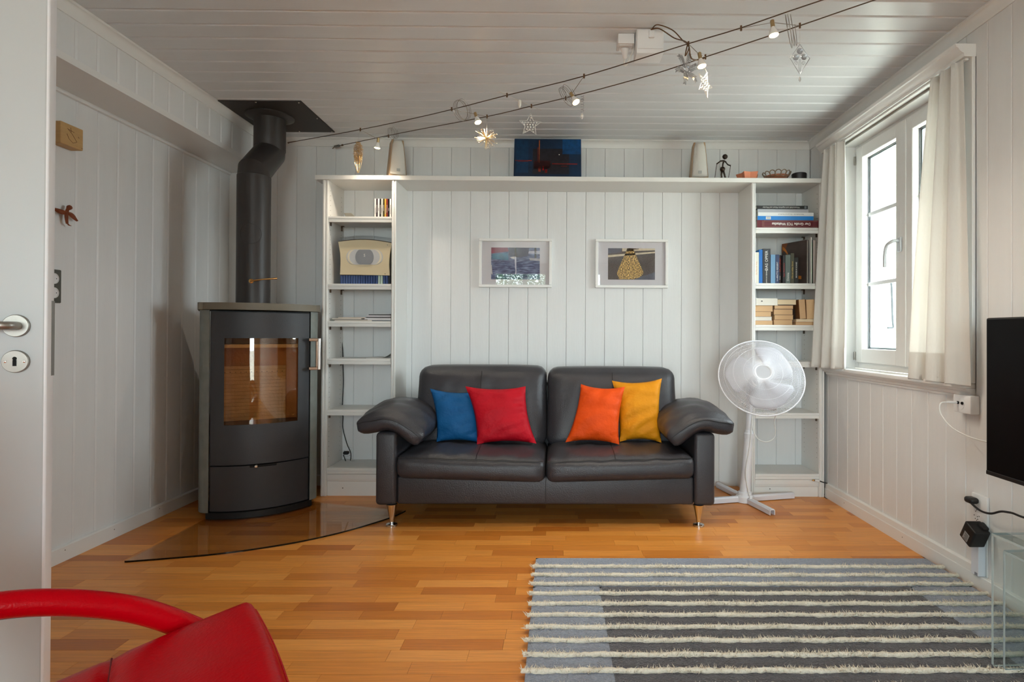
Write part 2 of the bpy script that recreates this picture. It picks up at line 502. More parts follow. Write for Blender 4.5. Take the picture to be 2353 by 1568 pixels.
# baseboards
def nails(parent, spots, ax):
    for p in spots:
        part('nail', MB().lathe([(0.0028,0),(0.0028,0.0006)], p, ax, 8), mat('nail_mark', (120,112,104), 0.6), parent)
bl = struct('baseboard_left', MB().prism([(XL,0),(XL+0.016,0),(XL+0.016,0.066),(XL+0.010,0.072),(XL,0.072)], YF, YB, 'y'), TRIMW)
nails(bl, [(XL+0.016,yy,zz) for yy,zz in ((2.72,0.05),(3.02,0.045),(3.36,0.05))], (1,0,0))
struct('baseboard_back', MB().prism([(YB,0),(YB-0.016,0),(YB-0.016,0.066),(YB-0.010,0.072),(YB,0.072)], XL+0.016, -1.53, 'x'), TRIMW)
br = struct('baseboard_right', MB().prism([(XR,0),(XR-0.020,0),(XR-0.020,0.058),(XR-0.018,0.060),(XR,0.060)], 0.2, 3.81, 'y'), TRIMW)
part('cable_moulding', MB().prism([(XR,0.0605),(XR-0.016,0.0605),(XR-0.014,0.088),(XR-0.008,0.094),(XR,0.094)], 2.448, 3.81, 'y'), TRIMW, br)
nails(br, [(XR-0.020,yy,0.035) for yy in (2.95,3.55)], (-1,0,0))
# corner post in the far left corner
struct('trim_5', MB().rbox(XL, XL+0.055, YB-0.012, YB, 0.072, SZ, 0.003), TRIMW)

# ---- window in the right wall
win = sroot('window_1')
fx0, fx1 = 1.845, 1.900
y0, y1, z0, z1 = WIN_Y0, WIN_Y1, WIN_Z0, WIN_Z1
fr_ = MB(); 
fr_.rbox(fx0,fx1,y0,y0+0.042,z0,z1,0.003,1).rbox(fx0,fx1,y1-0.042,y1,z0,z1,0.003,1)
fr_.rbox(fx0,fx1,y0+0.042,y1-0.042,z0,z0+0.042,0.003,1).rbox(fx0,fx1,y0+0.042,y1-0.042,z1-0.03,z1,0.003,1)
part('frame', fr_, TRIMW, win)
WGL = glass('window_glass', (250,253,252), 0.0, 1.45, 0.02)
BAR = mat('glazing_bar_grey', (228,230,232), 0.35)
ym = (y0+y1)/2
def sash(a, b_, nm):
    """sash between y=a and y=b_ with two glazing bars"""
    sx0, sx1, st = 1.832, 1.892, 0.072
    g = MB()
    zz0, zz1 = z0+0.036, z1-0.022
    g.rbox(sx0,sx1,a,a+st,zz0,zz1,0.005,2).rbox(sx0,sx1,b_-st,b_,zz0,zz1,0.005,2)
    g.rbox(sx0,sx1,a+st-0.003,b_-st+0.003,zz0,zz0+0.085,0.005,2).rbox(sx0,sx1,a+st-0.003,b_-st+0.003,zz1-0.075,zz1,0.005,2)
    s_ = part('sash', g, TRIMW, win)
    gy0,gy1,gz0,gz1 = a+st,b_-st,zz0+0.085,zz1-0.075
    part('pane', MB().box(1.874,1.878,gy0-0.004,gy1+0.004,gz0-0.004,gz1+0.004), WGL, s_)
    q = MB()
    e = 0.004
    for (p0,p1,q0,q1) in ((gy0,gy0+e,gz0,gz1),(gy1-e,gy1,gz0,gz1),(gy0,gy1,gz0,gz0+e),(gy0,gy1,gz1-e,gz1)):
        q.box(1.868,1.8739,p0,p1,q0,q1)
    part('gasket', q, mat('dark_gasket', (96,100,104), 0.6), s_)
    sp = MB()
    for (p0,p1,q0,q1) in ((gy0,gy0+0.010,gz0,gz1),(gy1-0.010,gy1,gz0,gz1),(gy0,gy1,gz0,gz0+0.010),(gy0,gy1,gz1-0.010,gz1)):
        sp.box(1.8785,1.8915,p0,p1,q0,q1)
    part('spacer', sp, mat('pane_spacer', (168,178,188), 0.4), s_)
    for zb in (1.357,1.775):
        part('glazing_bar', MB().rbox(1.8665,1.8738,gy0+0.004,gy1-0.004,zb-0.011,zb+0.011,0.002,1), BAR, s_)
    return s_
sL = sash(ym+0.002, y1-0.036, 0)
sR = sash(y0+0.036, ym-0.002, 1)
part('cover_strip', MB().rbox(1.824,1.833,ym-0.028,ym+0.028,z0+0.036,z1-0.03,0.004,2), TRIMW, win)
HGREY = mat('satin_aluminium', (196,200,204), 0.35, metal=0.25)
wh = part('handle', MB().rbox(1.812,1.8242,ym-0.002,ym+0.030,1.495,1.575,0.006,3), HGREY, win, 40)
part('lever', MB().tube(catmull([(1.814,ym+0.014,1.555),(1.79,ym+0.014,1.555),(1.775,ym+0.022,1.548),(1.768,ym+0.05,1.53),(1.766,ym+0.062,1.48),(1.768,ym+0.066,1.42)],5), [0.009]*26, 10), HGREY, wh, 50)
for zz in (0.90, 2.10):
    part('hinge', MB().lathe([(0.006,0),(0.006,0.05)], (1.829, y1-0.03, zz), (0,0,1), 10), STEEL, win, 40)
part('sill', MB().rbox(XR-0.052,1.846,2.462,3.798,WIN_Z0-0.022,WIN_Z0,0.006,2), TRIMW, win, 40)
part('apron', MB().prism([(XR,0.828),(XR-0.040,0.828),(XR-0.036,0.818),(XR-0.022,0.812),(XR-0.018,0.800),(XR-0.008,0.795),(XR-0.008,0.785),(XR,0.785)], 2.462, 3.798, 'y'), TRIMW, win, 30)
part('casing', MB().rbox(XR-0.016,XR,2.458,2.535,WIN_Z0,2.250,0.004,2), TRIMW, win)
part('casing', MB().rbox(XR-0.016,XR,3.64,3.715,WIN_Z0,2.250,0.004,2), TRIMW, win)
part('reveal_lining', MB().box(XR+0.001,fx0,y1-0.004,y1-0.0005,z0,z1).box(XR+0.001,fx0,y0+0.0005,y0+0.004,z0,z1).box(XR+0.001,fx0,y0,y1,z1-0.004,z1-0.0005), TRIMW, win)
# moulded curtain pelmet
pp = [(0,2.232),(0.050,2.232),(0.052,2.246),(0.060,2.250),(0.070,2.258),(0.076,2.268),(0.079,2.270),(0.084,2.272),(0.088,2.286),(0,2.286)]
struct('trim_6', MB().prism([(XR-p[0],p[1]) for p in pp], 2.457, 3.80, 'y'), TRIMW, 30)
# shutter stay on the outer reveal
st = MB().tube(catmull([(2.055,3.612,1.38),(2.058,3.600,1.375),(2.060,3.596,1.34),(2.066,3.596,1.15),(2.070,3.596,1.11),(2.066,3.596,1.10),(2.035,3.596,1.098)],5), 0.006, 8)
st.lathe([(0.010,0),(0.010,0.012)], (2.055,3.619,1.385), (0,-1,0), 10)
solo('shutter_stay', st, mat('grey_painted_iron', (64,68,72), 0.7, spec=0.1), 'thin bent metal shutter stay on the outer reveal beyond the window', 'hook', (2.055,3.612,1.09), 40)

# ---- unseen window behind the camera, its width invented to light the room
rw = sroot('window_2')
g = MB(); a0,a1,b0,b1 = RW_X0,RW_X1,RW_Z0,RW_Z1
for (p0,p1,q0,q1) in ((a0,a0+0.07,b0,b1),(a1-0.07,a1,b0,b1),(a0+0.07,a1-0.07,b0,b0+0.07),(a0+0.07,a1-0.07,b1-0.07,b1),((a0+a1)/2-0.05,(a0+a1)/2+0.05,b0+0.07,b1-0.07)):
    g.rbox(p0,p1,YF-0.16,YF-0.09,q0,q1,0.004,1)
part('frame', g, TRIMW, rw)
part('pane', MB().box(a0+0.06,(a0+a1)/2-0.04,YF-0.128,YF-0.124,b0+0.06,b1-0.06), WGL, rw)
part('pane', MB().box((a0+a1)/2+0.04,a1-0.06,YF-0.128,YF-0.124,b0+0.06,b1-0.06), WGL, rw)
part('sill', MB().rbox(a0-0.03,a1+0.03,YF-0.09,YF+0.06,b0-0.03,b0,0.005,2), TRIMW, rw)

# ---- open door on the left
DF = U(107,750,'y',1.40)
door = sroot('door_1'); door.location = (DF.x,DF.y,0); door.rotation_euler = (0,0,R(20))
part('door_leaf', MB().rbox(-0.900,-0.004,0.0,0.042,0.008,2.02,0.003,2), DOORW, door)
part('edge_bead', MB().rbox(-0.012,0.0,0.0008,0.0415,0.008,2.02,0.006,4), mat('white_edge_lacquer', (236,236,238), 0.3), door, 50)
part('latch_plate', MB().box(-0.002,0.0008,0.024,0.040,0.945,1.125), STEEL, door)
hx = -0.056
def rosette(zz): return MB().lathe([(0.0262,0),(0.0262,0.004),(0.0255,0.0068),(0.0245,0.0078),(0.0,0.0078)], (hx,0,zz), (0,-1,0), 40)
hz = 1.064
ros = part('handle_rosette', rosette(hz), STEEL, door, 35)
part('lever', MB().tube(catmull([(hx+0.004,-0.006,hz),(hx+0.004,-0.034,hz),(hx-0.002,-0.046,hz),(hx-0.016,-0.050,hz),(hx-0.06,-0.050,hz),(hx-0.135,-0.050,hz)],5), 0.0095, 14), STEEL, ros, 50)
kz = 0.981
esc = part('key_rosette', rosette(kz), STEEL, door, 35)
kh = MB().lathe([(0.0042,0),(0.0042,0.0006)], (hx,-0.0079,kz+0.007), (0,-1,0), 14); kh.box(hx-0.0036,hx+0.0036,-0.0085,-0.0079,kz-0.0105,kz+0.0035)
part('keyhole', kh, DARKIN, esc)
for s_ in (-1,1):
    part('screw', MB().lathe([(0.003,0),(0.003,0.0008),(0.002,0.0014)], (hx+s_*0.0175,-0.0078,kz), (0,-1,0), 12), CHROME, esc, 40)
struct('trim_7', MB().rbox(XL, -2.035, 0.90, 1.06, 0, 2.10, 0.004, 1), TRIMW)
# unseen ground outside, added to cut upward daylight; pale so some still bounces
struct('ground', MB().box(-30,30,-40,30,-0.40,-0.30), mat('pale_added_ground', (176,172,162), 0.9))
# ================================================================== BOOKCASES
FY = 3.80
bracket_mb = lambda: MB().box(-0.004,0.004,-0.006,0.006,-0.034,0.0).box(-0.004,0.016,-0.006,0.006,-0.005,0.0)
BRACK = bracket_mb().mesh('shelf_bracket', mat('brown_bracket', (92,74,58), 0.45, metal=0.4))
def bookcase(label, x0, x1, xi0, xi1, tops, zbot, loc):
    """x0..x1 outside, xi0..xi1 inside; tops = shelf heights"""
    t = thing('bookcase', label, 'bookcase', loc)
    for a,b_,s_ in ((x0,xi0,1),(xi1,x1,-1)):
        m = MB().rbox(a,b_,FY+0.004,YB-0.001,0.0,2.040,0.002,1)
        sp = part('side_panel', m, SHELFW, t, world=True)
        w_ = b_-a
        part('front_bead', MB().rbox(a+0.12*w_,a+0.52*w_,FY-0.004,FY+0.008,0.0,2.040,0.004,3).rbox(a+0.60*w_,a+0.95*w_,FY-0.001,FY+0.008,0.0,2.040,0.003,2), SHELFW, sp, 40, world=True)
        hm = MB(); fx = xi0 if s_ == 1 else xi1
        for yy in (FY+0.035, YB-0.05):
            z = 0.25
            while z < 2.0:
                hm.box(fx-0.0004,fx+0.0004,yy-0.0022,yy+0.0022,z-0.0022,z+0.0022); z += 0.032
        part('pin_holes', hm, mat('pin_hole', (120,104,90), 0.8), sp, world=True)['kind'] = 'stuff'
    for k,z in enumerate(tops):
        # moulded front edge
        pr = [(FY+0.001,z-0.002),(FY+0.003,z),(YB-0.002,z),(YB-0.002,z-0.022),(FY+0.020,z-0.022),(FY+0.018,z-0.036),(FY+0.004,z-0.036),(FY+0.003,z-0.018),(FY+0.0055,z-0.0165),(FY+0.0055,z-0.0145),(FY+0.001,z-0.013)]
        s_ = part('shelf', MB().prism(pr, xi0+0.0008, xi1-0.0008, 'x'), SHELFW, t, world=True)
        if z > 0.25:
            for xx,sg in ((xi0,1),(xi1,-1)):
                for yy in (FY+0.035, YB-0.05):
                    o = link('shelf_bracket', BRACK, t, (xx+sg*0.004-loc[0], yy-loc[1], z-0.022-loc[2]), (0,0,0 if sg == 1 else math.pi))
    pm = MB().prism([(FY+0.004,zbot),(FY+0.012,zbot),(FY+0.012,0.0),(FY+0.016,0.0),(YB-0.02,0.0),(YB-0.02,zbot)], xi0+0.001, xi1-0.001, 'x')
    pl = part('plinth', MB().box(xi0+0.001,xi1-0.001,FY+0.014,FY+0.030,0.0,zbot), SHELFW, t, world=True)
    part('plinth_moulding', MB().prism([(FY+0.014,zbot-0.001),(FY+0.004,zbot-0.001),(FY+0.006,zbot-0.03),(FY+0.010,zbot-0.045),(FY+0.014,zbot-0.05)], xi0+0.001, xi1-0.001, 'x'), SHELFW, pl, world=True)
    part('nail_mark', MB().lathe([(0.004,0),(0.004,0.0006)], (xi0+0.10,FY+0.014,0.05), (0,-1,0), 10), mat('nail_mark', (120,112,104), 0.6), pl, world=True)
    return t
LT = (1.805,1.370,1.129,0.886,0.556,0.179)
RT = (1.750,1.388,1.117,0.878,0.545,0.150)
bookcase('white built-in bookcase beside the wood stove, holding discs and an audio device', -1.518, -1.040, -1.478, -1.071, LT, 0.142, (-1.28,3.94,0))
bookcase('white built-in bookcase beside the window curtain, filled with books', 1.260, 1.740, 1.290, 1.705, RT, 0.113, (1.50,3.94,0))
solo('top_shelf', MB().rbox(-1.563,1.716,3.79,YB-0.001,2.0405,2.070,0.002,1), SHELFW,
     'long white shelf board spanning both bookcases above the sofa', 'shelf', (0.08,3.93,2.0405))

# ================================================================== SOFA
LEA = mat('dark_grey_leather', (56,55,59), 0.33, bump=0.40, bscale=230, var=0.10, vscale=5, dist=0.004)
SEAM = mat('dark_leather_seam', (26,24,25), 0.5)
sofa = thing('sofa', 'dark grey leather two seat sofa with chrome legs and padded arms', 'sofa', (-0.057,3.60,0))
SM = -0.057
def mirx(mb):
    mb.v = [(2*SM-p[0],p[1],p[2]) for p in mb.v]; mb.f = [f[::-1] for f in mb.f]; return mb
def wr(x, y, z, a=1.0):
    return a*(math.sin(31*x+7*y)*math.sin(17*y+5*z+1)+0.6*math.sin(53*x-23*y+2))
part('base_rail', MB().rbox(-0.868,0.754,3.215,3.95,0.118,0.270,0.014,3), LEA, sofa, 40, world=True)
part('rail_seam', MB().tube([(SM,3.2145,0.125),(SM,3.2145,0.255)],0.0018,6), SEAM, sofa, world=True)
part('back_frame', MB().rbox(-0.868,0.754,3.83,4.03,0.118,0.74,0.03,3), LEA, sofa, 40, world=True)
def seat_fn(s_):
    def fn(p,u,v,w_):
        x,y,z = p
        m_ = (u+1)/2 if s_ < 0 else (1-u)/2          # towards the middle of the sofa
        if w_ > 0: z += w_*(0.020*(1-u**4)*(1-abs(v)**3)+0.0035*wr(x,y,z))
        if v < -0.5: y -= 0.016*(1-u*u)*(1-w_*w_)
        z -= 0.014*m_*max(0,1-abs(v+1))+0.010*m_
        return (x,y,z)
    return fn
for s_,a,b_ in ((-1,-0.868,SM-0.002),(1,SM+0.002,0.754)):
    c = part('seat_cushion', MB().soft(a,b_,3.172,3.76,0.262,0.392,0.046,(28,24,12),seat_fn(s_)), LEA, sofa, 60, world=True)
    fn = seat_fn(s_); pts = []; ptc = []
    for i in range(25):
        u = -0.97+1.94*i/24; xx = a+(b_-a)*(u+1)/2
        pts.append(Vector(fn((xx,3.1842,0.380),u,-0.97,0.88))+Vector((0,-0.001,0.0005)))
    part('seam', MB().tube(pts,0.0022,6), SEAM, c, world=True)
    for i in range(13):
        v = -0.97+1.3*i/12; yy = 3.466+0.294*v
        ptc.append(Vector(fn(((a+b_)/2-0.03*s_,yy,0.392),0.0,v,1.0))+Vector((0,0,-0.0004 if v>-0.9 else -0.006)))
    part('seam', MB().tube(ptc,0.0020,6), SEAM, c, world=True)
def back_fn(s_):
    def fn(p,u,v,w_):
        x,y,z = p
        if v < 0: y += v*0.034*(1-u**4)*(1-w_**4)+0.0055*wr(x,z,y)*(1-u*u)
        z += 0.010*max(0,w_)*(1-u**4)+(0.006 if s_ < 0 else -0.002)*(w_+1)/2
        x += 0.010*(u)*(-w_)*(1-abs(w_))
        y += (z-0.38)*0.26
        return (x,y,z)
    return fn
for s_,a,b_ in ((-1,-0.872,SM-0.005),(1,SM-0.001,0.752)):
    fn = back_fn(s_)
    c = part('back_cushion', MB().soft(a,b_,3.575,3.80,0.355,0.835,0.062,(26,10,24),fn), LEA, sofa, 60, world=True)
    pts = [Vector(fn(((a+b_)/2,3.575,0.40+0.435*i/14),0,-1,-0.8+1.78*i/14))+Vector((0,0.000,0)) for i in range(14)]
    part('seam', MB().tube(pts,0.002,6), SEAM, c, world=True)
# arm panels and arm pads
for s_ in (0,1):
    m = MB().rbox(-0.982,-0.869,3.200,3.98,0.115,0.512,0.022,4)
    a = part('arm_panel', mirx(m) if s_ else m, LEA, sofa, 40, world=True)
    ctr = catmull([(-1.083,0.542,0),(-1.0,0.556,0),(-0.93,0.570,0),(-0.865,0.556,0),(-0.80,0.512,0),(-0.742,0.462,0)],8)
    def pad_fn(p,u,v,w_):
        f = (u+1)/2*(len(ctr)-1); i = min(int(f),len(ctr)-2); q = ctr[i].lerp(ctr[i+1],f-i)
        tg = (ctr[i+1]-ctr[i]).normalized(); nx,nz = -tg.y,tg.x
        h = p[2]
        if w_ > 0: h += 0.050*(1-v*v)*(1-u**4)*w_+0.0045*wr(p[1],u*0.35,h)
        else: h -= 0.006*(1-v*v)
        e = max(0,abs(u)-0.72)/0.28
        h *= 1-0.28*e*e
        ends = (q.x+nx*h, p[1]+0.018*(1-u*u)*(-1 if v<0 else 0)*(1-w_*w_), q.y+nz*h)
        return ends
    pm = MB().soft(-0.2,0.2,3.196,3.785,-0.050,0.050,0.036,(26,28,10),pad_fn)
    pd = part('arm_pad', mirx(pm) if s_ else pm, LEA, sofa, 60, world=True)
    pts = [Vector(pad_fn((0,3.196,0.018),-0.96+1.92*i/24,-1,0.4))+Vector((0,-0.0015,0)) for i in range(25)]
    tm = MB().tube(pts,0.002,6)
    part('seam', mirx(tm) if s_ else tm, SEAM, pd, world=True)
    for yy in (3.225,3.93):
        lg = MB().lathe([(0.029,0.006),(0.030,0.010),(0.010,0.014),(0.012,0.02),(0.013,0.04),(0.029,0.118)], (-0.897,yy,0), (0,0,1), 28)
        lg.lathe([(0.031,0),(0.031,0.005),(0.028,0.007)], (-0.897,yy,0), (0,0,1), 28)
        part('leg', mirx(lg) if s_ else lg, CHROME, sofa, 35, world=True)

# ================================================================== CUSHIONS
def cloth(name, rgb): return mat(name, rgb, 0.6, bump=0.5, bscale=11, var=0.10, vscale=7, spec=0.25, dist=0.03)
def pillow(label, m, cs, th, seed, base):
    """cs: corner points TL, TR, BR, BL"""
    rr = random.Random(seed); ph = [rr.random()*6 for _ in range(6)]
    TL,TR,BR,BL = [Vector(c) for c in cs]
    nrm = (TR-TL).cross(BL-TL).normalized()
    if nrm.y > 0: nrm = -nrm
    n = 22
    def pos(i,j,side):
        u,v = 2*i/n-1, 2*j/n-1
        # edges bow inwards between the corner tips
        uu = u*(1-0.12*(1-v*v)*abs(u)**1.5) ; vv = v*(1-0.11*(1-u*u)*abs(v)**1.5)
        a = (uu+1)/2; b_ = (vv+1)/2
        p = TL.lerp(TR,a).lerp(BL.lerp(BR,a),b_)
        e = max(0,(1-abs(u)**2.4))*max(0,(1-abs(v)**2.4))
        h = th*e**0.55
        wrk = 0.009*math.sin(9*u*v+4*v+ph[0])*math.sin(7*v+2*u+ph[1])+0.006*math.sin(15*v+5*u+ph[2])*max(0,u*math.cos(ph[3])+0.3)
        h += wrk*e**0.4*(1 if side > 0 else 0.4)
        return p+nrm*h*side
    mb = MB()
    idx = {}
    for side in (1,-1):
        for i in range(n+1):
            for j in range(n+1):
                edge = i in (0,n) or j in (0,n)
                if side == -1 and edge: idx[(side,i,j)] = idx[(1,i,j)]; continue
                idx[(side,i,j)] = len(mb.v); mb.v.append(tuple(pos(i,j,side)))
    for side in (1,-1):
        for i in range(n):
            for j in range(n):
                q = (idx[(side,i,j)],idx[(side,i+1,j)],idx[(side,i+1,j+1)],idx[(side,i,j+1)])
                mb.f.append(q if side == -1 else q[::-1]); mb.mi.append(0)
    return solo('cushion', mb, m, label, 'cushion', base, 80, 'scatter cushions on the sofa')
pillow('plain blue scatter cushion tucked behind the red one on the sofa', cloth('blue_satin', (20,88,142)),
       (U(988,893,'y',3.58),U(1100,900,'y',3.59),U(1112,1020,'y',3.49),U(1003,1016,'y',3.48)), 0.055, 1, (-0.65,3.52,0.40))
pillow('plain red scatter cushion leaning on the sofa back beside the blue one', cloth('red_satin', (182,8,30)),
       (U(1069,888,'y',3.53),U(1208,888,'y',3.56),U(1233,1020,'y',3.45),U(1096,1022,'y',3.42)), 0.055, 2, (-0.35,3.44,0.40))
pillow('plain yellow scatter cushion standing behind the orange one against the sofa arm', cloth('yellow_satin', (214,138,14)),
       (U(1406,875,'y',3.61),U(1521,870,'y',3.60),U(1520,1018,'y',3.49),U(1424,1016,'y',3.51)), 0.055, 3, (0.55,3.50,0.40))
pillow('plain orange scatter cushion leaning in front of the yellow one', cloth('orange_satin', (222,76,10)),
       (U(1335,883,'y',3.56),U(1436,889,'y',3.53),U(1423,1022,'y',3.42),U(1299,1017,'y',3.45)), 0.055, 4, (0.17,3.44,0.40))

# ================================================================== WOOD STOVE
STV = mat('grey_stove_steel', (62,62,64), 0.48, bump=0.05, bscale=200, var=0.06, vscale=4)
STONE = mat('soapstone', (128,132,126), 0.55, bump=0.08, bscale=60, var=0.12, vscale=18)
SLAB = mat('soapstone_top', (118,110,94), 0.5, bump=0.05, bscale=40, var=0.10, vscale=12)
TAN = mat('vermiculite_lining', (226,184,128), 0.85, bump=0.3, bscale=90, var=0.14, vscale=14)
TAN2 = mat('darker_lining', (190,132,78), 0.85, bump=0.2, bscale=60, var=0.15, vscale=9)  # darker tan for the chamber back and sides
stove = thing('wood_stove', 'grey wood stove with stone sides, curved front and glass door', 'stove', (-1.776,3.541,0.0078), R(30))
HW, SAG = 0.262, 0.085
RAD = (HW*HW+SAG*SAG)/(2*SAG); ARC_CY = -0.200+RAD          # front arc through y=-0.200 at x=0
def fy(x, off=0.0): return ARC_CY-math.sqrt(max(0.0,(RAD+off)**2-x*x))
def curved(x0,x1,z0,z1,off,th,n=12):
    xs = [x0+(x1-x0)*i/n for i in range(n+1)]
    poly = [(x,fy(x,off)) for x in xs]+[(x,fy(x,off)+th) for x in xs[::-1]]
    return MB().prism(poly, z0, z1, 'z')
core = MB()
core.box(-0.258,-0.235,fy(0.258)+0.03,0.20,0.03,1.168).box(0.235,0.258,fy(0.258)+0.03,0.20,0.03,1.168)
core.box(-0.258,0.258,0.17,0.20,0.03,1.168).box(-0.235,0.235,-0.09,0.17,0.03,0.49).box(-0.235,0.235,-0.09,0.17,1.09,1.168)
part('body', core, STV, stove)
part('plinth', curved(-0.275,0.275,0.0,0.034,0.006,0.28), mat('black_plinth', (24,24,25), 0.5), stove, 40)
for s_ in (-1,1):
    pl = [(-0.2625,fy(0.2625)-0.006),(-0.283,fy(0.2625)+0.004),(-0.300,fy(0.2625)+0.022),(-0.310,fy(0.2625)+0.055),(-0.312,0.0),(-0.312,0.205),(-0.2625,0.205)]
    if s_ > 0: pl = [(-x,yy) for x,yy in pl][::-1]
    part('stone_side', MB().prism(pl, 0.034, 1.170, 'z'), STONE, stove, 30, label='grey soapstone side panel')
xs = [-0.318+0.636*i/20 for i in range(21)]
tp = [(-0.322,0.21)]+[(-0.322,fy(0.27)+0.03),(-0.312,fy(0.27)-0.004)]+[(x*0.93,fy(x*0.93,0.016)) for x in xs]+[(0.312,fy(0.27)-0.004),(0.322,fy(0.27)+0.03),(0.322,0.21)]
part('top_slab', MB().prism(tp, 1.1725, 1.212, 'z'), SLAB, stove, 30, label='grey stone top slab')
dr = part('fire_door', curved(-0.255,0.255,1.012,1.158,0.0,0.022), STV, stove, 30)
for (a,b_,z0,z1) in ((-0.255,0.255,0.298,0.522),(-0.255,-0.190,0.522,1.012),(0.190,0.255,0.522,1.012)):
    part('door_frame', curved(a,b_,z0,z1,0.0,0.022), STV, dr, 30)
part('door_glass', curved(-0.196,0.196,0.518,1.016,-0.010,0.004), glass('stove_glass', (246,236,222), 0.0, 1.45, 0.05), dr, 60)
HND = mat('dark_chrome_handle', (150,128,112), 0.25, metal=1.0)
hd = part('door_handle', MB().rbox(0.296,0.312,-0.175,-0.155,0.822,1.012,0.003,2), CHROME, dr)
for zz in (0.822,0.994):
    part('handle_arm', MB().rbox(0.246,0.300,-0.172,-0.130,zz,zz+0.018,0.003,2), HND, hd)
part('handle_grip', MB().rbox(0.284,0.2965,-0.174,-0.156,0.838,0.996,0.003,2), HND, hd)
dw = part('drawer', curved(-0.254,0.254,0.040,0.290,-0.003,0.022), STV, stove, 30)
part('drawer_grip', MB().rbox(-0.062,0.075,fy(0)-0.001,fy(0)+0.02,0.280,0.2915,0.003,1), DARKIN, dw)
part('air_knob', MB().lathe([(0.006,0),(0.009,0.004),(0.009,0.014),(0.005,0.018)], (-0.03,fy(0)+0.002,0.286), (0,-1,0), 14), CHROME, dw, 40)
# fire chamber
part('chamber_back', MB().box(-0.235,0.235,0.150,0.170,0.49,1.09), TAN2, stove)
part('chamber_side', MB().box(-0.235,-0.215,-0.09,0.150,0.49,0.975), TAN2, stove)
part('chamber_side', MB().box(0.215,0.235,-0.09,0.150,0.49,0.975), TAN2, stove)
part('baffle', MB().box(-0.214,0.214,-0.06,0.148,0.955,0.975), TAN, stove)
part('chamber_floor', MB().box(-0.214,0.214,-0.10,0.148,0.49,0.505), mat('ash_floor', (120,92,62), 0.9), stove)
z = 0.507
while z < 0.84:
    part('fire_brick', MB().box(-0.196,0.150,0.128,0.1495,z,z+0.0205), TAN, stove); z += 0.0222
for i in range(12): part('air_hole', MB().box(-0.186+i*0.0285,-0.182+i*0.0285,0.1272,0.1279,0.800,0.804), DARKIN, stove)
# flue pipe
FLUE = mat('dark_flue_enamel', (54,50,48), 0.42, bump=0.03, bscale=30, var=0.05, vscale=5)
flue = thing('flue_pipe', 'dark grey stove flue pipe with an offset bend up to the ceiling', 'pipe', (-1.786,3.47,1.2203))
PX, PY0, PY1 = -1.786, 3.470, 3.655
part('lower_pipe', MB().lathe([(0.091,1.2203),(0.091,1.97),(0.088,1.975)], (PX,PY0,0), (0,0,1), 48), FLUE, flue, 30, world=True)
part('elbow', MB().tube([(PX,PY0,1.955),(PX,PY0,2.0),(PX,PY1,2.165),(PX,PY1,2.21)], 0.0895, 48), FLUE, flue, 25, world=True)
part('upper_pipe', MB().lathe([(0.0905,2.18),(0.091,2.185),(0.091,2.393)], (PX,PY1,0), (0,0,1), 48), FLUE, flue, 30, world=True)
part('ceiling_rosette', MB().lathe([(0.093,2.372),(0.128,2.384),(0.140,2.388),(0.140,2.3935)], (PX,PY1,0), (0,0,1), 48), FLUE, flue, 30, world=True)
part('inspection_hatch', MB().tube([(PX+0.0915*math.sin(0.28+0.66*math.cos(q_)), PY0-0.0915*math.cos(0.28+0.66*math.cos(q_)), 1.62+0.058*math.sin(q_)) for q_ in [2*math.pi*i/40 for i in range(40)]],0.0016,6,closed=True), FLUE, flue, 30, world=True)
BRASS = mat('brass', (205,165,105), 0.22, metal=1.0)
kn = part('damper_knob', MB().lathe([(0.004,0),(0.013,0.002),(0.013,0.007),(0.008,0.010)], (PX+0.033,PY0-0.086,1.347), (0.35,-0.94,0), 20), BRASS, flue, 40, world=True)
part('damper_lever', MB().tube([(PX+0.036,PY0-0.098,1.347),(PX+0.10,PY0-0.085,1.358),(PX+0.168,PY0-0.06,1.366)], [0.005,0.0045,0.006], 10), BRASS, kn, 40, world=True)
pl_ = thing('ceiling_plate', 'black square metal plate around the flue under the ceiling', 'plate', (-1.73,3.675,2.394))
part('plate', MB().rbox(-1.972,-1.490,3.415,3.935,2.394,2.3998,0.001,1), mat('black_plate', (48,43,40), 0.5), pl_, world=True)
for xx,yy in ((-1.76,3.43),(-1.51,3.43),(-1.505,3.68),(-1.505,3.92),(-1.72,3.92)):
    part('screw', MB().lathe([(0.005,0),(0.003,0.003)], (xx,yy,2.394), (0,0,-1), 10), CHROME, pl_, 40, world=True)
# hearth glass
tip1, tip2, apex = (-1.963,2.705), (-0.885,3.475), (-1.963,3.78)
fa = catmull([(tip1[0],tip1[1],0),(-1.945,2.704,0),(-1.773,2.745,0),(-1.6,2.795,0),(-1.432,2.870,0),(-1.266,2.973,0),(-1.101,3.126,0),(-0.952,3.326,0),(-0.900,3.43,0),(tip2[0],tip2[1],0)],5)
front = [(p.x,p.y) for p in fa]
hg = thing('hearth_glass', 'tinted curved glass floor plate under the wood stove', 'floor plate', (-1.6,3.2,0))
part('plate', MB().prism(front+[apex], 0.0005, 0.0075, 'z'), glass('tinted_floor_glass', (248,244,230), 0.0, 1.5, 0.07), hg, world=True)
ed = [(p[0],p[1]) for p in front]
part('edge', MB().prism(ed+[(p[0]-0.0016,p[1]+0.0016) for p in ed[::-1]], 0.0004, 0.0078, 'z'), mat('dark_glass_edge', (22,24,20), 0.15), hg, world=True)
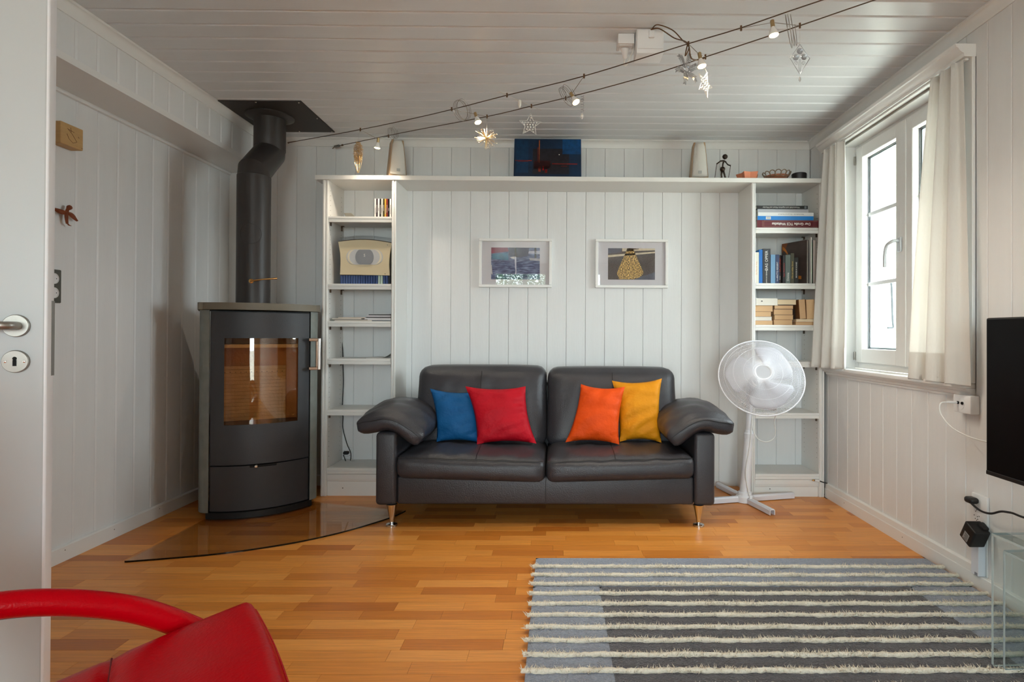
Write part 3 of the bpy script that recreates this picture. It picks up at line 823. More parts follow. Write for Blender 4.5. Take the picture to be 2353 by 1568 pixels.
# ================================================================== CURTAINS
def linen():
    m = bpy.data.materials.new('cream_linen'); m.use_nodes = True
    nt = m.node_tree; N = nt.nodes; L = nt.links; b = N['Principled BSDF']; out = N['Material Output']
    c = lin((232,229,224))
    b.inputs['Base Color'].default_value = c; b.inputs['Roughness'].default_value = 0.85; b.inputs['Specular IOR Level'].default_value = 0.2
    tr = N.new('ShaderNodeBsdfTranslucent'); tr.inputs[0].default_value = lin((240,236,228))
    mx = N.new('ShaderNodeMixShader'); mx.inputs[0].default_value = 0.28
    tc = N.new('ShaderNodeTexCoord'); mp = N.new('ShaderNodeMapping'); mp.inputs['Scale'].default_value = (1,1,0.25)
    n = N.new('ShaderNodeTexNoise'); n.inputs['Scale'].default_value = 180; n.inputs['Detail'].default_value = 3
    bp = N.new('ShaderNodeBump'); bp.inputs['Strength'].default_value = 0.18; bp.inputs['Distance'].default_value = 0.004
    L.new(tc.outputs['Object'], mp.inputs[0]); L.new(mp.outputs[0], n.inputs['Vector']); L.new(n.outputs[0], bp.inputs['Height'])
    L.new(bp.outputs[0], b.inputs['Normal']); L.new(bp.outputs[0], tr.inputs['Normal'])
    L.new(b.outputs[0], mx.inputs[1]); L.new(tr.outputs[0], mx.inputs[2]); L.new(mx.outputs[0], out.inputs[0])
    return m
LINEN = linen()
def curtain(label, top, bot, ztop, zbot, folds, seed, base):
    """top/bot: ((x,y) far end, (x,y) near end); folds run down the cloth"""
    rr = random.Random(seed); ph = [rr.random()*6.28 for _ in range(4)]
    def f(s_, t):
        e = t**0.85
        a = Vector((top[0][0],top[0][1],0)).lerp(Vector((top[1][0],top[1][1],0)), s_)
        b_ = Vector((bot[0][0],bot[0][1],0)).lerp(Vector((bot[1][0],bot[1][1],0)), s_)
        p = a.lerp(b_, e)
        am = 0.016+0.012*t
        w_ = math.sin(2*math.pi*folds*s_+ph[0]+0.5*math.sin(3*t+ph[1]))
        w_ += 0.45*math.sin(2*math.pi*folds*1.9*s_+ph[2]+t*1.1)*(1-0.6*t)
        sharp = math.copysign(abs(w_)**0.75, w_)
        p.x += am*sharp
        p.y += 0.008*math.cos(2*math.pi*folds*s_+ph[0])*(1-t)
        p.z = ztop+(zbot-ztop)*t+0.006*math.sin(2*math.pi*folds*s_+ph[3])*(1 if t > 0.97 else 0)*0.5
        return (p.x-base[0], p.y-base[1], p.z-base[2])
    t_ = thing('curtain', label, 'curtain', base)
    mb = MB().grid(f, 90, 46)
    o = part('cloth', mb, LINEN, t_, 80)
    md = o.modifiers.new('thickness', 'SOLIDIFY'); md.thickness = 0.0016; md.offset = 0
    # hem band at the foot
    hb = MB().grid(lambda s_,t: tuple(Vector(f(s_,0.905+0.092*t))+Vector((-0.0016,0,0))), 90, 6)
    h = part('hem', hb, LINEN, o, 80)
    hp = MB().grid(lambda s_,t: tuple(Vector(f(s_,0.002+0.02*t))+Vector((-0.0014,0,0.004))), 90, 3)
    part('heading', hp, LINEN, o, 80)
    return t_
curtain('cream linen curtain hanging beside the window handle side, next to the bookcase',
        ((1.700,3.735),(1.712,3.515)), ((1.640,3.775),(1.700,3.480)), 2.226, 0.845, 3.2, 3, (1.70,3.62,0.845))
curtain('cream linen curtain hanging beside the television end of the window',
        ((1.716,2.690),(1.716,2.478)), ((1.706,2.850),(1.690,2.420)), 2.226, 0.842, 3.0, 8, (1.70,2.60,0.842))
solo('curtain_rail', MB().rbox(1.726,1.744,2.47,3.76,2.2225,2.2318,0.002,1), TRIMW, 'slim white curtain rail under the pelmet over the window', 'curtain rail', (1.735,3.1,2.2225))

# ================================================================== RUG
RX0, RX1, RY1, RY0 = -0.092, 1.728, 2.735, 0.75
def pile(name, rgb, var):
    return mat(name, rgb, 0.95, bump=0.9, bscale=150, var=var, vscale=120, spec=0.1, sheen=0.4, dist=0.012)
RLIGHT = pile('light_grey_pile', (152,162,180), 0.18); RDARK = pile('dark_grey_pile', (94,95,103), 0.22)
YARN = mat('cream_wool_yarn', (228,219,202), 0.9, bump=0.5, bscale=120, var=0.08, vscale=40, spec=0.15)
rug = thing('rug', 'thick grey wool rug with cream ribs and a darker middle field', 'rug', (0.8,1.75,0.0))
def rug_surface(x0,x1,y0,y1,top,dx=0.013):
    nx = max(2,int((x1-x0)/dx)); ny = max(2,int((y1-y0)/dx))
    rr = random.Random(int(x0*1000+y0*77))
    mb = MB(); 
    hs = {}
    def z(i,j):
        if i in (0,nx) or j in (0,ny): return top-0.003
        return top+rr.uniform(-0.0018,0.0018)
    for i in range(nx+1):
        for j in range(ny+1):
            mb.v.append((x0+(x1-x0)*i/nx, y0+(y1-y0)*j/ny, z(i,j)))
    for i in range(nx):
        for j in range(ny):
            a = i*(ny+1)+j; mb.f.append((a,a+ny+1,a+ny+2,a+1)); mb.mi.append(0)
    mb.box(x0,x1,y0,y1,0.0006,top-0.003)
    return mb
stripe_y = [2.617-0.0897*k for k in range(21)]
DY1 = stripe_y[2]-0.012
part('border_field', rug_surface(RX0,RX1,DY1,RY1,0.013), RLIGHT, rug, 80, world=True)
part('side_field', rug_surface(RX0,0.180,RY0,DY1,0.013), RLIGHT, rug, 80, world=True)
part('side_field', rug_surface(1.466,RX1,RY0,DY1,0.013), RLIGHT, rug, 80, world=True)
part('middle_field', rug_surface(0.180,1.466,RY0,DY1,0.0128), RDARK, rug, 80, world=True)
for k,yy in enumerate(stripe_y):
    if yy < RY0+0.02: break
    rr = random.Random(100+k); mb = MB()
    path = [(RX0-0.012+(RX1-RX0+0.018)*i/120, yy+0.0025*math.sin(i*0.35+k)+rr.uniform(-0.0012,0.0012), 0.0165+rr.uniform(-0.001,0.001)) for i in range(121)]
    mb.tube(path, [0.0088+rr.uniform(-0.0018,0.0018) for _ in path], 6)
    n = 1500
    for i in range(n):
        x = RX0-0.014+(RX1-RX0+0.020)*i/n+rr.uniform(-0.003,0.003)
        cl = 0.5+0.5*math.sin(x*9+k*1.7)*math.sin(x*23+k)
        a = rr.uniform(0,2*math.pi); el = rr.uniform(0.15,1.1)
        ln = rr.uniform(0.010,0.019)*(0.75+0.5*cl)
        d = Vector((math.cos(a)*math.cos(el), math.sin(a)*math.cos(el)*1.2, math.sin(el)))
        b0 = Vector((x, yy+rr.uniform(-0.009,0.009), 0.0165))
        s_ = d.orthogonal().normalized()*0.0024; s2 = d.cross(s_).normalized()*0.0024
        tip = b0+d*ln
        mb.add([b0+s_,b0+s2,b0-s_,b0-s2,tip],[(0,1,4),(1,2,4),(2,3,4),(3,0,4)])
    o = part('yarn_rib', mb, YARN, rug, 60, world=True); o['kind'] = 'stuff'

# ================================================================== RED ARMCHAIR
REDL = mat('red_leather', (186,0,16), 0.30, spec=0.10, bump=0.22, bscale=170, var=0.06, vscale=4, dist=0.004)
BLK = mat('black_lining', (20,18,20), 0.6)
ch = thing('armchair', 'glossy red leather lounge chair with a curved tubular armrest', 'armchair', (-0.748,0.905,0), R(34))
def cz(x): return 0.474-0.245*max(0,0.27-x)*0.95
def cfn(p,u,v,w_):
    x,y,z = p
    h = cz(x)-0.45
    if w_ > 0:
        z += 0.016*(1-u**4)*(1-v**4)+0.0025*math.sin(26*y+9*x)*math.sin(12*x)*(1-v*v)
        z -= 0.016*math.exp(-((x-0.045)/0.012)**2)*(1-v**6)*w_
    return (x+0.012*(1-v*v)*(u if u > 0 else 0), y, z+h)
seat = part('seat_cushion', MB().soft(-0.29,0.288,-0.27,0.276,0.315,0.448,0.020,(40,24,10),cfn), REDL, ch, 60)
part('seam', MB().tube([Vector(cfn((0.045,v,0.448),-0.1,v/0.27,1.0))+Vector((0,0,0.0002)) for v in [-0.262+0.524*i/24 for i in range(25)]],0.0018,6), mat('dark_red_seam', (96,0,10), 0.5), seat, 60)
part('seat_piping', MB().tube([(0.289+0.012*(1-(v/0.27)**2),v,0.452) for v in [-0.25+0.5*i/20 for i in range(21)]],0.0035,8), REDL, seat, 60)
def bfn(p,u,v,w_):
    x,y,z = p
    return (x-0.36*(z-0.36)-0.03*math.sin((z-0.36)*5), y, z)
bk = part('backrest', MB().soft(-0.36,-0.24,-0.26,0.26,0.33,1.0,0.05,(8,20,26),bfn), REDL, ch, 60)
for s_ in (1,-1):
    pth = catmull([(0.275,0.318*s_,0.20),(0.255,0.318*s_,0.30),(0.215,0.318*s_,0.380),(0.150,0.318*s_,0.437),(0.07,0.318*s_,0.487),(-0.03,0.318*s_,0.525),(-0.13,0.318*s_,0.544),(-0.27,0.318*s_,0.545),(-0.40,0.318*s_,0.52),(-0.47,0.315*s_,0.46),(-0.47,0.30*s_,0.38)],7)
    a = part('armrest', MB().tube(pth,0.0245,20), REDL, ch, 60)
    part('under_strip', MB().tube([p+Vector((0,0,-0.0205)) for p in pth[12:50]],0.0065,8), BLK, a, 60)
part('seat_frame', MB().rbox(-0.28,0.24,-0.24,0.24,0.255,0.315,0.012,2), BLK, ch)
part('column', MB().lathe([(0.035,0.03),(0.03,0.10),(0.03,0.255)], (0,0,0), (0,0,1), 24), CHROME, ch, 40)
part('foot_disc', MB().lathe([(0.26,0.0),(0.26,0.012),(0.24,0.02),(0.05,0.032)], (0,0,0), (0,0,1), 48), CHROME, ch, 40)

# ================================================================== TELEVISION AND CLEAR TABLES
tv = thing('television', 'flat black television on the wall beside the window', 'television', (1.62,1.70,0.53))
part('panel', MB().rbox(1.606,1.640,1.20,2.185,0.535,1.118,0.006,2), BLACKP, tv, world=True)
part('screen', MB().box(1.6045,1.6065,1.212,2.177,0.552,1.111), mat('black_screen', (4,4,5), 0.4, spec=0.15), tv, world=True)
part('lower_bezel', MB().rbox(1.602,1.6066,1.205,2.18,0.536,0.551,0.002,1), BLACKP, tv, world=True)
part('rear_housing', MB().rbox(1.640,1.672,1.35,2.02,0.58,0.95,0.01,2), BLACKP, tv, world=True)
part('wall_mount', MB().rbox(1.672,1.765,1.60,1.78,0.72,0.92,0.006,1), BLACKP, tv, world=True)
ACR = glass('clear_acrylic', (246,250,250), 0.0, 1.49, 0.06)
ACE = mat('acrylic_edge', (206,220,220), 0.12, trans=0.35, ior=1.49)
def clear_table(label, x0, x1, y0, y1, h, base):
    t = thing('side_table', label, 'table', base, R(3), 'clear nesting tables')
    th = 0.010
    bx,by = base[0],base[1]
    def B(a,b_,c,d,e,f): return MB().rbox(a-bx,b_-bx,c-by,d-by,e,f,0.002,1)
    part('side_panel', B(x0,x1,y1-th,y1,0.0,h-th), ACR, t)
    part('side_panel', B(x0,x1,y0,y0+th,0.0,h-th), ACR, t)
    tp = part('top', B(x0,x1,y0,y1,h-th,h), ACR, t)
    part('panel_edge', B(x0-0.0008,x0+0.0004,y1-th+0.001,y1-0.001,0.004,h-0.003), ACE, t)
    part('panel_edge', B(x0-0.0008,x0+0.0004,y0+0.001,y0+th-0.001,0.004,h-0.003), ACE, t)
    part('foot_edge', B(x0+0.003,x1-0.003,y1-th+0.001,y1-0.001,-0.0003,0.0009), ACE, t)
    part('top_edge', B(x0-0.0008,x0+0.0004,y0+0.003,y1-0.003,h-th+0.001,h-0.001), ACE, tp)
    part('top_edge', B(x0+0.003,x1-0.003,y1-0.0004,y1+0.0008,h-th+0.001,h-0.001), ACE, tp)
    return t
clear_table('clear acrylic side table on the rug, outer one of the nest', 1.372, 1.715, 1.36, 1.836, 0.412, (1.54,1.60,0.024))
clear_table('clear acrylic side table nested under the larger one', 1.392, 1.698, 1.38, 1.815, 0.366, (1.545,1.598,0.024))

# ================================================================== FAN
fan = thing('standing_fan', 'white standing fan with wire cage and cross feet beside the sofa', 'fan', (1.19,3.70,0))
FANW = mat('white_fan_plastic', (226,226,230), 0.38)
FANM = mat('white_coated_wire', (222,222,228), 0.4)
for ang,ln in ((13,0.345),(-77,0.30),(193,0.335),(103,0.34)):
    c,s_ = math.cos(R(ang)),math.sin(R(ang))
    e1 = Vector((c,s_,0)); e2 = Vector((-s_,c,0))
    pr = [(-0.017,0.004),(-0.017,0.030),(-0.010,0.038),(0.010,0.038),(0.017,0.030),(0.017,0.004),(0.013,0.004),(0.013,0.028),(0.008,0.033),(-0.008,0.033),(-0.013,0.028),(-0.013,0.004)]
    a,b_ = e1*0.04, e1*ln
    vs = [a+e2*p[0]+Vector((0,0,p[1])) for p in pr]+[b_+e2*p[0]+Vector((0,0,p[1])) for p in pr]
    n = len(pr)
    fs = [(i,(i+1)%n,n+(i+1)%n,n+i) for i in range(n)]+[tuple(range(n))[::-1],tuple(range(n,2*n))]
    part('foot', MB().add(vs,fs), FANM, fan)
part('hub', MB().lathe([(0.056,0.002),(0.056,0.036),(0.044,0.046),(0.042,0.062),(0.036,0.066)], (0,0,0), (0,0,1), 32), FANW, fan, 35)
LX = 0.03
part('stand_tube', MB().tube([(0.0,0,0.05),(LX*0.8,0,0.42)], [0.034,0.025], 28), FANW, fan, 50)
part('collar', MB().lathe([(0.030,0.0),(0.031,0.006),(0.031,0.03),(0.026,0.036),(0.025,0.05)], (LX*0.8,0,0.40), (0.03,0,1), 28), FANW, fan, 35)
part('upper_tube', MB().tube([(LX*0.8,0,0.44),(LX,0,0.72)], 0.019, 24), FANW, fan, 50)
HC = U(1749,867,'y',3.50)-Vector((1.19,3.70,0))
nv = Vector((-0.13,-0.86,0.50)).normalized()
part('motor', MB().lathe([(0.02,-0.20),(0.055,-0.19),(0.066,-0.15),(0.066,-0.07),(0.05,-0.04)], HC, nv, 32), FANW, fan, 40)
part('neck', MB().tube([(LX,0,0.66),(LX,-0.005,0.72),tuple(HC+nv*-0.13+Vector((0,0,-0.03)))], [0.026,0.03,0.035], 16), FANW, fan, 50)
e1 = Vector((0,0,1)).cross(nv).normalized(); e2 = nv.cross(e1)
CR = 0.248
def cage(front, n, swirl, ring_r):
    mb = MB(); dep = 0.072 if front else -0.085
    for k in range(n):
        a0 = 2*math.pi*k/n; pts = []
        for i in range(10):
            t = ring_r+(1-ring_r)*i/9
            a = a0+swirl*(t-ring_r)
            h = dep*(1-t**3.2)
            pts.append(HC+(e1*math.cos(a)+e2*math.sin(a))*CR*t+nv*h)
        mb.tube(pts, 0.0010, 4, False)
    for t in (0.24,0.45,0.68,0.88):
        mb.tube([HC+(e1*math.cos(2*math.pi*k/40)+e2*math.sin(2*math.pi*k/40))*CR*t+nv*dep*(1-t**3.2) for k in range(40)],0.0012,4,closed=True)
    return mb
cf = part('front_cage', cage(True,150,1.25,0.2), FANM, fan, 60); cf['kind'] = 'stuff'
cb_ = part('rear_cage', cage(False,110,-0.5,0.22), FANM, fan, 60); cb_['kind'] = 'stuff'
part('cage_rim', MB().tube([HC+(e1*math.cos(2*math.pi*k/64)+e2*math.sin(2*math.pi*k/64))*CR for k in range(64)],0.0042,8,closed=True), FANM, fan, 60)
part('cage_badge', MB().lathe([(0.050,0.0685),(0.049,0.0705),(0.044,0.0705),(0.043,0.0685)], HC, nv, 32), FANW, fan, 60)
part('spinner', MB().lathe([(0.045,-0.03),(0.045,0.02),(0.034,0.042),(0.0,0.050)], HC, nv, 32), FANW, fan, 60)
BLD = mat('pale_fan_blade', (186,184,192), 0.4)
for k in range(3):
    a0 = R(35+120*k)
    def bl_(s_,t):
        r = 0.04+0.170*t
        half = 0.42+0.44*math.sin(math.pi*min(1,t*0.62+0.12))
        if t > 0.82: half *= math.sqrt(max(0.02,1-((t-0.82)/0.185)**2))
        a = a0+(s_*2-1)*half+0.35*t
        h = 0.030*(s_*2-1)*(1-0.35*t)+0.012*math.sin(s_*math.pi)
        return tuple(HC+(e1*math.cos(a)+e2*math.sin(a))*r+nv*h)
    o = part('blade', MB().grid(bl_,12,12), BLD, fan, 80)
    md = o.modifiers.new('thickness','SOLIDIFY'); md.thickness = 0.002
part('cord', MB().tube(catmull([(LX+0.01,-0.03,0.60),(LX,-0.035,0.5),(LX-0.012,-0.04,0.36),(-0.01,-0.05,0.2),(0.0,-0.062,0.09),(0.012,-0.068,0.035)],8),0.0032,8), CABLEW, fan, 60)
part('plug', MB().lathe([(0.004,0.0),(0.007,0.004),(0.010,0.03),(0.006,0.042),(0.003,0.05)], (0.012,-0.068,0.004), (0,0,1), 14), FANW, fan, 50)
part('cord_loop', MB().tube(catmull([(0.16,-0.10,0.62),(0.163,-0.10,0.58),(0.160,-0.07,0.52),(0.170,-0.06,0.46),(0.17,-0.06,0.43),(0.15,-0.06,0.40),(0.11,-0.06,0.387),(0.07,-0.05,0.40),(0.045,-0.035,0.44),(0.036,-0.026,0.49)],7),0.003,8), CABLEW, fan, 60)
# ================================================================== LOW VOLTAGE CABLE LIGHTS
ZR = 2.285
_B1, _B2 = U(1890,0,'z',ZR), U(2010,0,'z',ZR)
def vplane(a, b):
    n = Vector((-(b[1]-a[1]), b[0]-a[0], 0))
    def f(px, py):
        d = _r*((px-CAM_CX)/CAM_F)+_d*((py-CAM_CY)/CAM_F)+_f
        c = Vector((0,0,1.05)); t = n.dot(Vector((a[0],a[1],0))-Vector((c.x,c.y,0)))/n.dot(Vector((d.x,d.y,0)))
        return c+d*t
    return f
W1 = vplane((-1.863,4.066), _B1); W2 = vplane((-1.560,4.066), _B2)
WM = vplane((-1.712,4.066), (_B1+_B2)/2)
p1 = [W1(*q) for q in ((662,328),(828,298),(1000,261),(1165,219),(1342,175),(1580,101),(1700,65),(1890,0))]
p2 = [W2(*q) for q in ((775,336),(925,305),(1119,268),(1220,244),(1340,215),(1500,171),(1621,131),(1838,59),(2010,0))]
def to_wall(p, q):
    d = q-p; t = (XR-0.001-q.x)/d.x; e = q+d*t; e.z = 2.325; return e
CABLE = mat('bronze_steel_cable', (92,76,62), 0.4, metal=0.8, bump=0.3, bscale=400)
BRZ = mat('aged_bronze', (110,84,62), 0.35, metal=0.8)
SPRING = mat('spring_wire', (150,144,136), 0.3, metal=0.9)
c1 = thing('lamp_cable', 'taut bronze light cable running from the wall beside the flue', 'cable', tuple(p1[0]), group='ceiling light cables')
part('cable', MB().tube(catmull(p1+[to_wall(p1[-2],p1[-1])],4), 0.0024, 8), CABLE, c1, 60, world=True)
part('wall_hook', MB().tube([p1[0]+Vector((0,0.008,0)),p1[0],p1[0]+(p1[1]-p1[0])*0.12],[0.005,0.0045,0.003],10), BRZ, c1, 50, world=True)
c2 = thing('lamp_cable', 'taut bronze light cable ending in a small turnbuckle over the bookcase', 'cable', tuple(p2[0]), group='ceiling light cables')
part('cable', MB().tube(catmull(p2+[to_wall(p2[-2],p2[-1])],4), 0.0024, 8), CABLE, c2, 60, world=True)
dv = (p2[1]-p2[0]).normalized()
part('turnbuckle', MB().tube([p2[0]-dv*0.032,p2[0]-dv*0.028,p2[0]+dv*0.020,p2[0]+dv*0.024],[0.006,0.009,0.009,0.006],8), mat('dull_zinc', (140,142,138), 0.35, metal=0.9), c2, 40, world=True)
part('wall_hook', MB().tube([p2[0]-dv*0.030,(p2[0].x-0.05,4.078,p2[0].z-0.002)],0.003,8), BRZ, c2, 50, world=True)
part('clamp', MB().lathe([(0.005,0),(0.006,0.004),(0.006,0.012),(0.004,0.016)], p2[0]+dv*0.05, dv, 10), BRZ, c2, 40, world=True)

HAL = mat('halogen_glow', (255,226,180), 0.3, emit=(255,214,150), estr=26.0)
CERAM = mat('white_ceramic_socket', (228,222,212), 0.4)
BULBW = mat('frosted_bulb_body', (236,232,226), 0.25)
def coil(c, axis, r, n, pitch, wr_=0.0011):
    ax = Vector(axis).normalized(); a = ax.orthogonal().normalized(); b = ax.cross(a)
    pts = []
    for i in range(n*18+1):
        t = i/18
        rr = r*(1+0.06*math.sin(t*2.3))
        pts.append(Vector(c)+ax*pitch*(t-n/2)+(a*math.cos(2*math.pi*t)+b*math.sin(2*math.pi*t))*rr)
    return MB().tube(pts, wr_, 5)
def clip(p):
    return MB().tube([p+Vector((0,0,0.010)),p+Vector((0,0,-0.010))],0.0042,8)
def lamp(label, face, sock, a1, a2, coil_at=None, coil_axis=None, coil_r=0.045, lit=True, energy=14.0, coils=4):
    F, S = WM(*face), WM(*sock)
    A1, A2 = W1(*a1), W2(*a2)
    t = thing('cable_lamp', label, 'lamp', tuple(S), group='cable lamps')
    d = (F-S).normalized()
    part('socket', MB().lathe([(0.006,-0.014),(0.008,-0.012),(0.008,0.014),(0.006,0.016)], S, d, 16), mat('brass_socket', (176,150,108), 0.35, metal=0.7), t, 40, world=True)
    ln = 0.034
    b0 = S+d*0.014
    bl = part('bulb', MB().lathe([(0.007,0),(0.009,0.004),(0.016,0.020),(0.019,ln),(0.017,ln)], b0, d, 24), BULBW, t, 40, world=True)
    part('lens', MB().lathe([(0.017,ln-0.001),(0.0165,ln+0.002),(0.010,ln+0.005),(0.0,ln+0.006)], b0, d, 24), HAL if lit else BULBW, bl, 60, world=True)
    rod = MB().tube([A1, S-d*0.004], 0.0013, 6); rod.tube([S-d*0.004, A2], 0.0013, 6)
    part('rods', MB().tube([A1, S-d*0.004, A2], 0.0013, 6), SPRING, t, 60, world=True)
    part('cable_clip', clip(A1), BRZ, t, 50, world=True); part('cable_clip', clip(A2), BRZ, t, 50, world=True)
    if coil_at:
        part('coil_spring', coil(coil_at, coil_axis, coil_r, coils, 0.009), SPRING, t, 60, world=True)
    if lit:
        l = bpy.data.lights.new('halogen_light', 'SPOT'); l.energy = energy; l.color = (1.0,0.88,0.72); l.spot_size = R(130); l.spot_blend = 0.8; l.shadow_soft_size = 0.015
        o = bpy.data.objects.new('halogen_light', l); COL.objects.link(o); o.parent = t
        o.location = b0+d*(ln+0.012)-S
        o.rotation_euler = d.to_track_quat('-Z','Y').to_euler()
    return t
lamp('small lit halogen lamp with a coil spring above the stove side bookcase', (866,346), (869,322), (828,298), (893,313), W2(903,306), (0.9,-0.2,0.1), 0.034, energy=6)
lamp('small lit halogen lamp with a wide coil spring beside the golden burst ornament', (1102,292), (1093,264), (1038,251), (1119,268), W1(1062,253), (0.8,-0.5,0.0), 0.052, energy=8)
lamp('small lit halogen lamp with a coil spring beside the glass drop ornament', (1329,244), (1314,218), (1342,175), (1300,226), W2(1305,219), (0.75,-0.5,0.35), 0.050)
lamp('small lit halogen lamp between the silver snowflake and the glowing star', (1614,158), (1608,128), (1582,101), (1621,131), None)
lamp('white bulb cable lamp with a drawn out spring beside the wire diamond', (1779,86), (1775,54), (1703,65), (1838,59), WM(1818,70), (0.85,-0.45,0.12), 0.060, True, 3.5, 3)
# holder without a bulb
hd_ = thing('lamp_holder', 'cable lamp holder without a bulb above the dotted white star', 'lamp', tuple(WM(1194,236)))
a_, b_ = W1(1165,219), W2(1221,244)
part('rod', MB().tube([a_+(a_-b_)*0.38, b_+(b_-a_)*0.42],0.0016,6), mat('pale_rod', (200,196,188), 0.4), hd_, 60, world=True)
part('socket', MB().lathe([(0.006,0.008),(0.009,0.004),(0.009,-0.018),(0.006,-0.022),(0.005,-0.030)], WM(1194,234), (0,0,1), 14), CERAM, hd_, 40, world=True)
part('cable_clip', clip(a_), BRZ, hd_, 50, world=True); part('cable_clip', clip(b_), BRZ, hd_, 50, world=True)

# ---- hanging ornaments
SILV = mat('silver_wire', (150,152,156), 0.3, metal=0.85)
GOLD = mat('gold_wire', (206,170,112), 0.28, metal=0.8)
WHW = mat('white_wire', (232,230,226), 0.4)
CRYS = mat('clear_crystal', (245,245,245), 0.03, trans=0.85, ior=1.5)
THREAD = mat('nylon_thread', (190,186,180), 0.5)
def hang(t, top, bottom):
    part('thread', MB().tube([top,bottom],0.0005,4), THREAD, t, world=True)
def dot(mb, c, r, n=8):
    mb.lathe([(r*0.5,-r*0.8),(r,-r*0.2),(r,r*0.2),(r*0.5,r*0.8)], c, (0,-1,0), n)
# golden spiral drop
c = W1(823,362); top = W1(826,299)
t = thing('hanging_ornament', 'long golden wire drop ornament above the bookcase', 'ornament', (c.x,c.y,c.z-0.10))
hang(t, top, c+Vector((0,0,0.10)))
rr = random.Random(5); pts = []
for i in range(420):
    q = i/419; z = 0.095-0.135*q; r = 0.028*math.sin(math.pi*min(1,0.12+q*0.8))**0.8*(0.7+0.5*rr.random())
    a = i*0.9
    pts.append(c+Vector((r*math.cos(a), r*math.sin(a), z+rr.uniform(-0.004,0.004))))
part('wire_body', MB().tube(pts,0.0007,4), GOLD, t, world=True)
for k in range(8):
    a = k*math.pi/4
    part('long_wire', MB().tube([c+Vector((0.024*math.cos(a),0.024*math.sin(a),0.02)),c+Vector((0.022*math.cos(a),0.022*math.sin(a),-0.03)),c+Vector((0.004*math.cos(a),0.004*math.sin(a),-0.095))],0.0009,5), GOLD, t, world=True)
# golden burst
c = WM(1118,317); t = thing('hanging_ornament', 'golden wire burst ornament with bead tips under the cable lamp', 'ornament', (c.x,c.y,c.z-0.06))
hang(t, W2(1119,268), c)
rr = random.Random(9)
bw = MB(); bb = MB()
for k in range(85):
    d = Vector((rr.gauss(0,1),rr.gauss(0,1),rr.gauss(0,1))).normalized(); L_ = rr.uniform(0.035,0.068)
    bw.tube([c,c+d*L_],0.0006,4)
    e = c+d*L_; bb.lathe([(0.0008,-0.0018),(0.0018,-0.0006),(0.0018,0.0006),(0.0008,0.0018)], e, d, 6)
part('burst_wires', bw, GOLD, t, world=True)['kind'] = 'stuff'
part('bead_tips', bb, mat('pale_beads', (230,216,190), 0.2), t, world=True)['kind'] = 'stuff'
# stars
def star(label, c, R_, rot, m, top, tilt=0.0):
    t = thing('star_ornament', label, 'ornament', (c.x,c.y,c.z-R_))
    def P2(r, a): 
        x = r*math.sin(R(a)+rot); z = r*math.cos(R(a)+rot)
        return c+Vector((x*math.cos(tilt), x*math.sin(tilt), z))
    hang(t, top, P2(R_,0))
    part('outline', MB().tube([P2(R_ if k%2 == 0 else R_*0.45, 36*k) for k in range(10)],0.0018,6,closed=True), m, t, 40, world=True)
    n = 0
    for i in range(-4,5):
        for j in range(-5,6):
            x,z = i*R_*0.245+(R_*0.06 if j%2 else 0), j*R_*0.2
            r = math.hypot(x,z); a = (math.degrees(math.atan2(x,z)))%72
            a = abs(a-72 if a > 36 else a)
            lim = R_*0.45/math.cos(R(36-a))*0.92 if a > 36 else R_*0.45*math.sin(R(180-36-math.degrees(math.atan2(R_*0.45*math.sin(R(36)),R_-R_*0.45*math.cos(R(36))))))/math.sin(R(180-a-(180-180+math.degrees(math.atan2(R_*0.45*math.sin(R(36)),R_-R_*0.45*math.cos(R(36))))))) if a > 0.01 else R_*0.9
            if r < lim*0.93:
                mb = MB(); xx = x*math.cos(rot)+z*math.sin(rot); zz = -x*math.sin(rot)+z*math.cos(rot)
                dot(mb, c+Vector((xx*math.cos(tilt),xx*math.sin(tilt),zz)), R_*0.068); n += 1
                part('dot', mb, m, t, 50, world=True)
    return t
star('white star ornament filled with dots above the blue painting', W2(1218,287), 0.060, 0.05, WHW, W2(1221,245))
star('tilted pale star ornament glowing right under a lit lamp', WM(1620,194), 0.056, 0.28, WHW, W2(1612,140), 0.75)
# glass drop
c = W2(1338,240); t = thing('hanging_ornament', 'clear faceted glass drop ornament beside the lit lamp', 'ornament', (c.x,c.y,c.z-0.08))
hang(t, W2(1339,216), c+Vector((0,0,0.05)))
part('twisted_wire', MB().tube([c+Vector((0.008*math.cos(i*0.7),0.008*math.sin(i*0.7),0.045-0.085*i/60)) for i in range(61)],0.0009,5), SILV, t, 60, world=True)
part('crystal', MB().lathe([(0.0015,0),(0.007,-0.012),(0.0085,-0.020),(0.006,-0.027),(0.001,-0.031)], c+Vector((0,0,-0.042)), (0,0,1), 8), CRYS, t, world=True)
part('bead', MB().lathe([(0.001,0.006),(0.006,0.002),(0.006,-0.002),(0.001,-0.006)], c+Vector((0,0,0.022)), (0,0,1), 10), CRYS, t, 40, world=True)
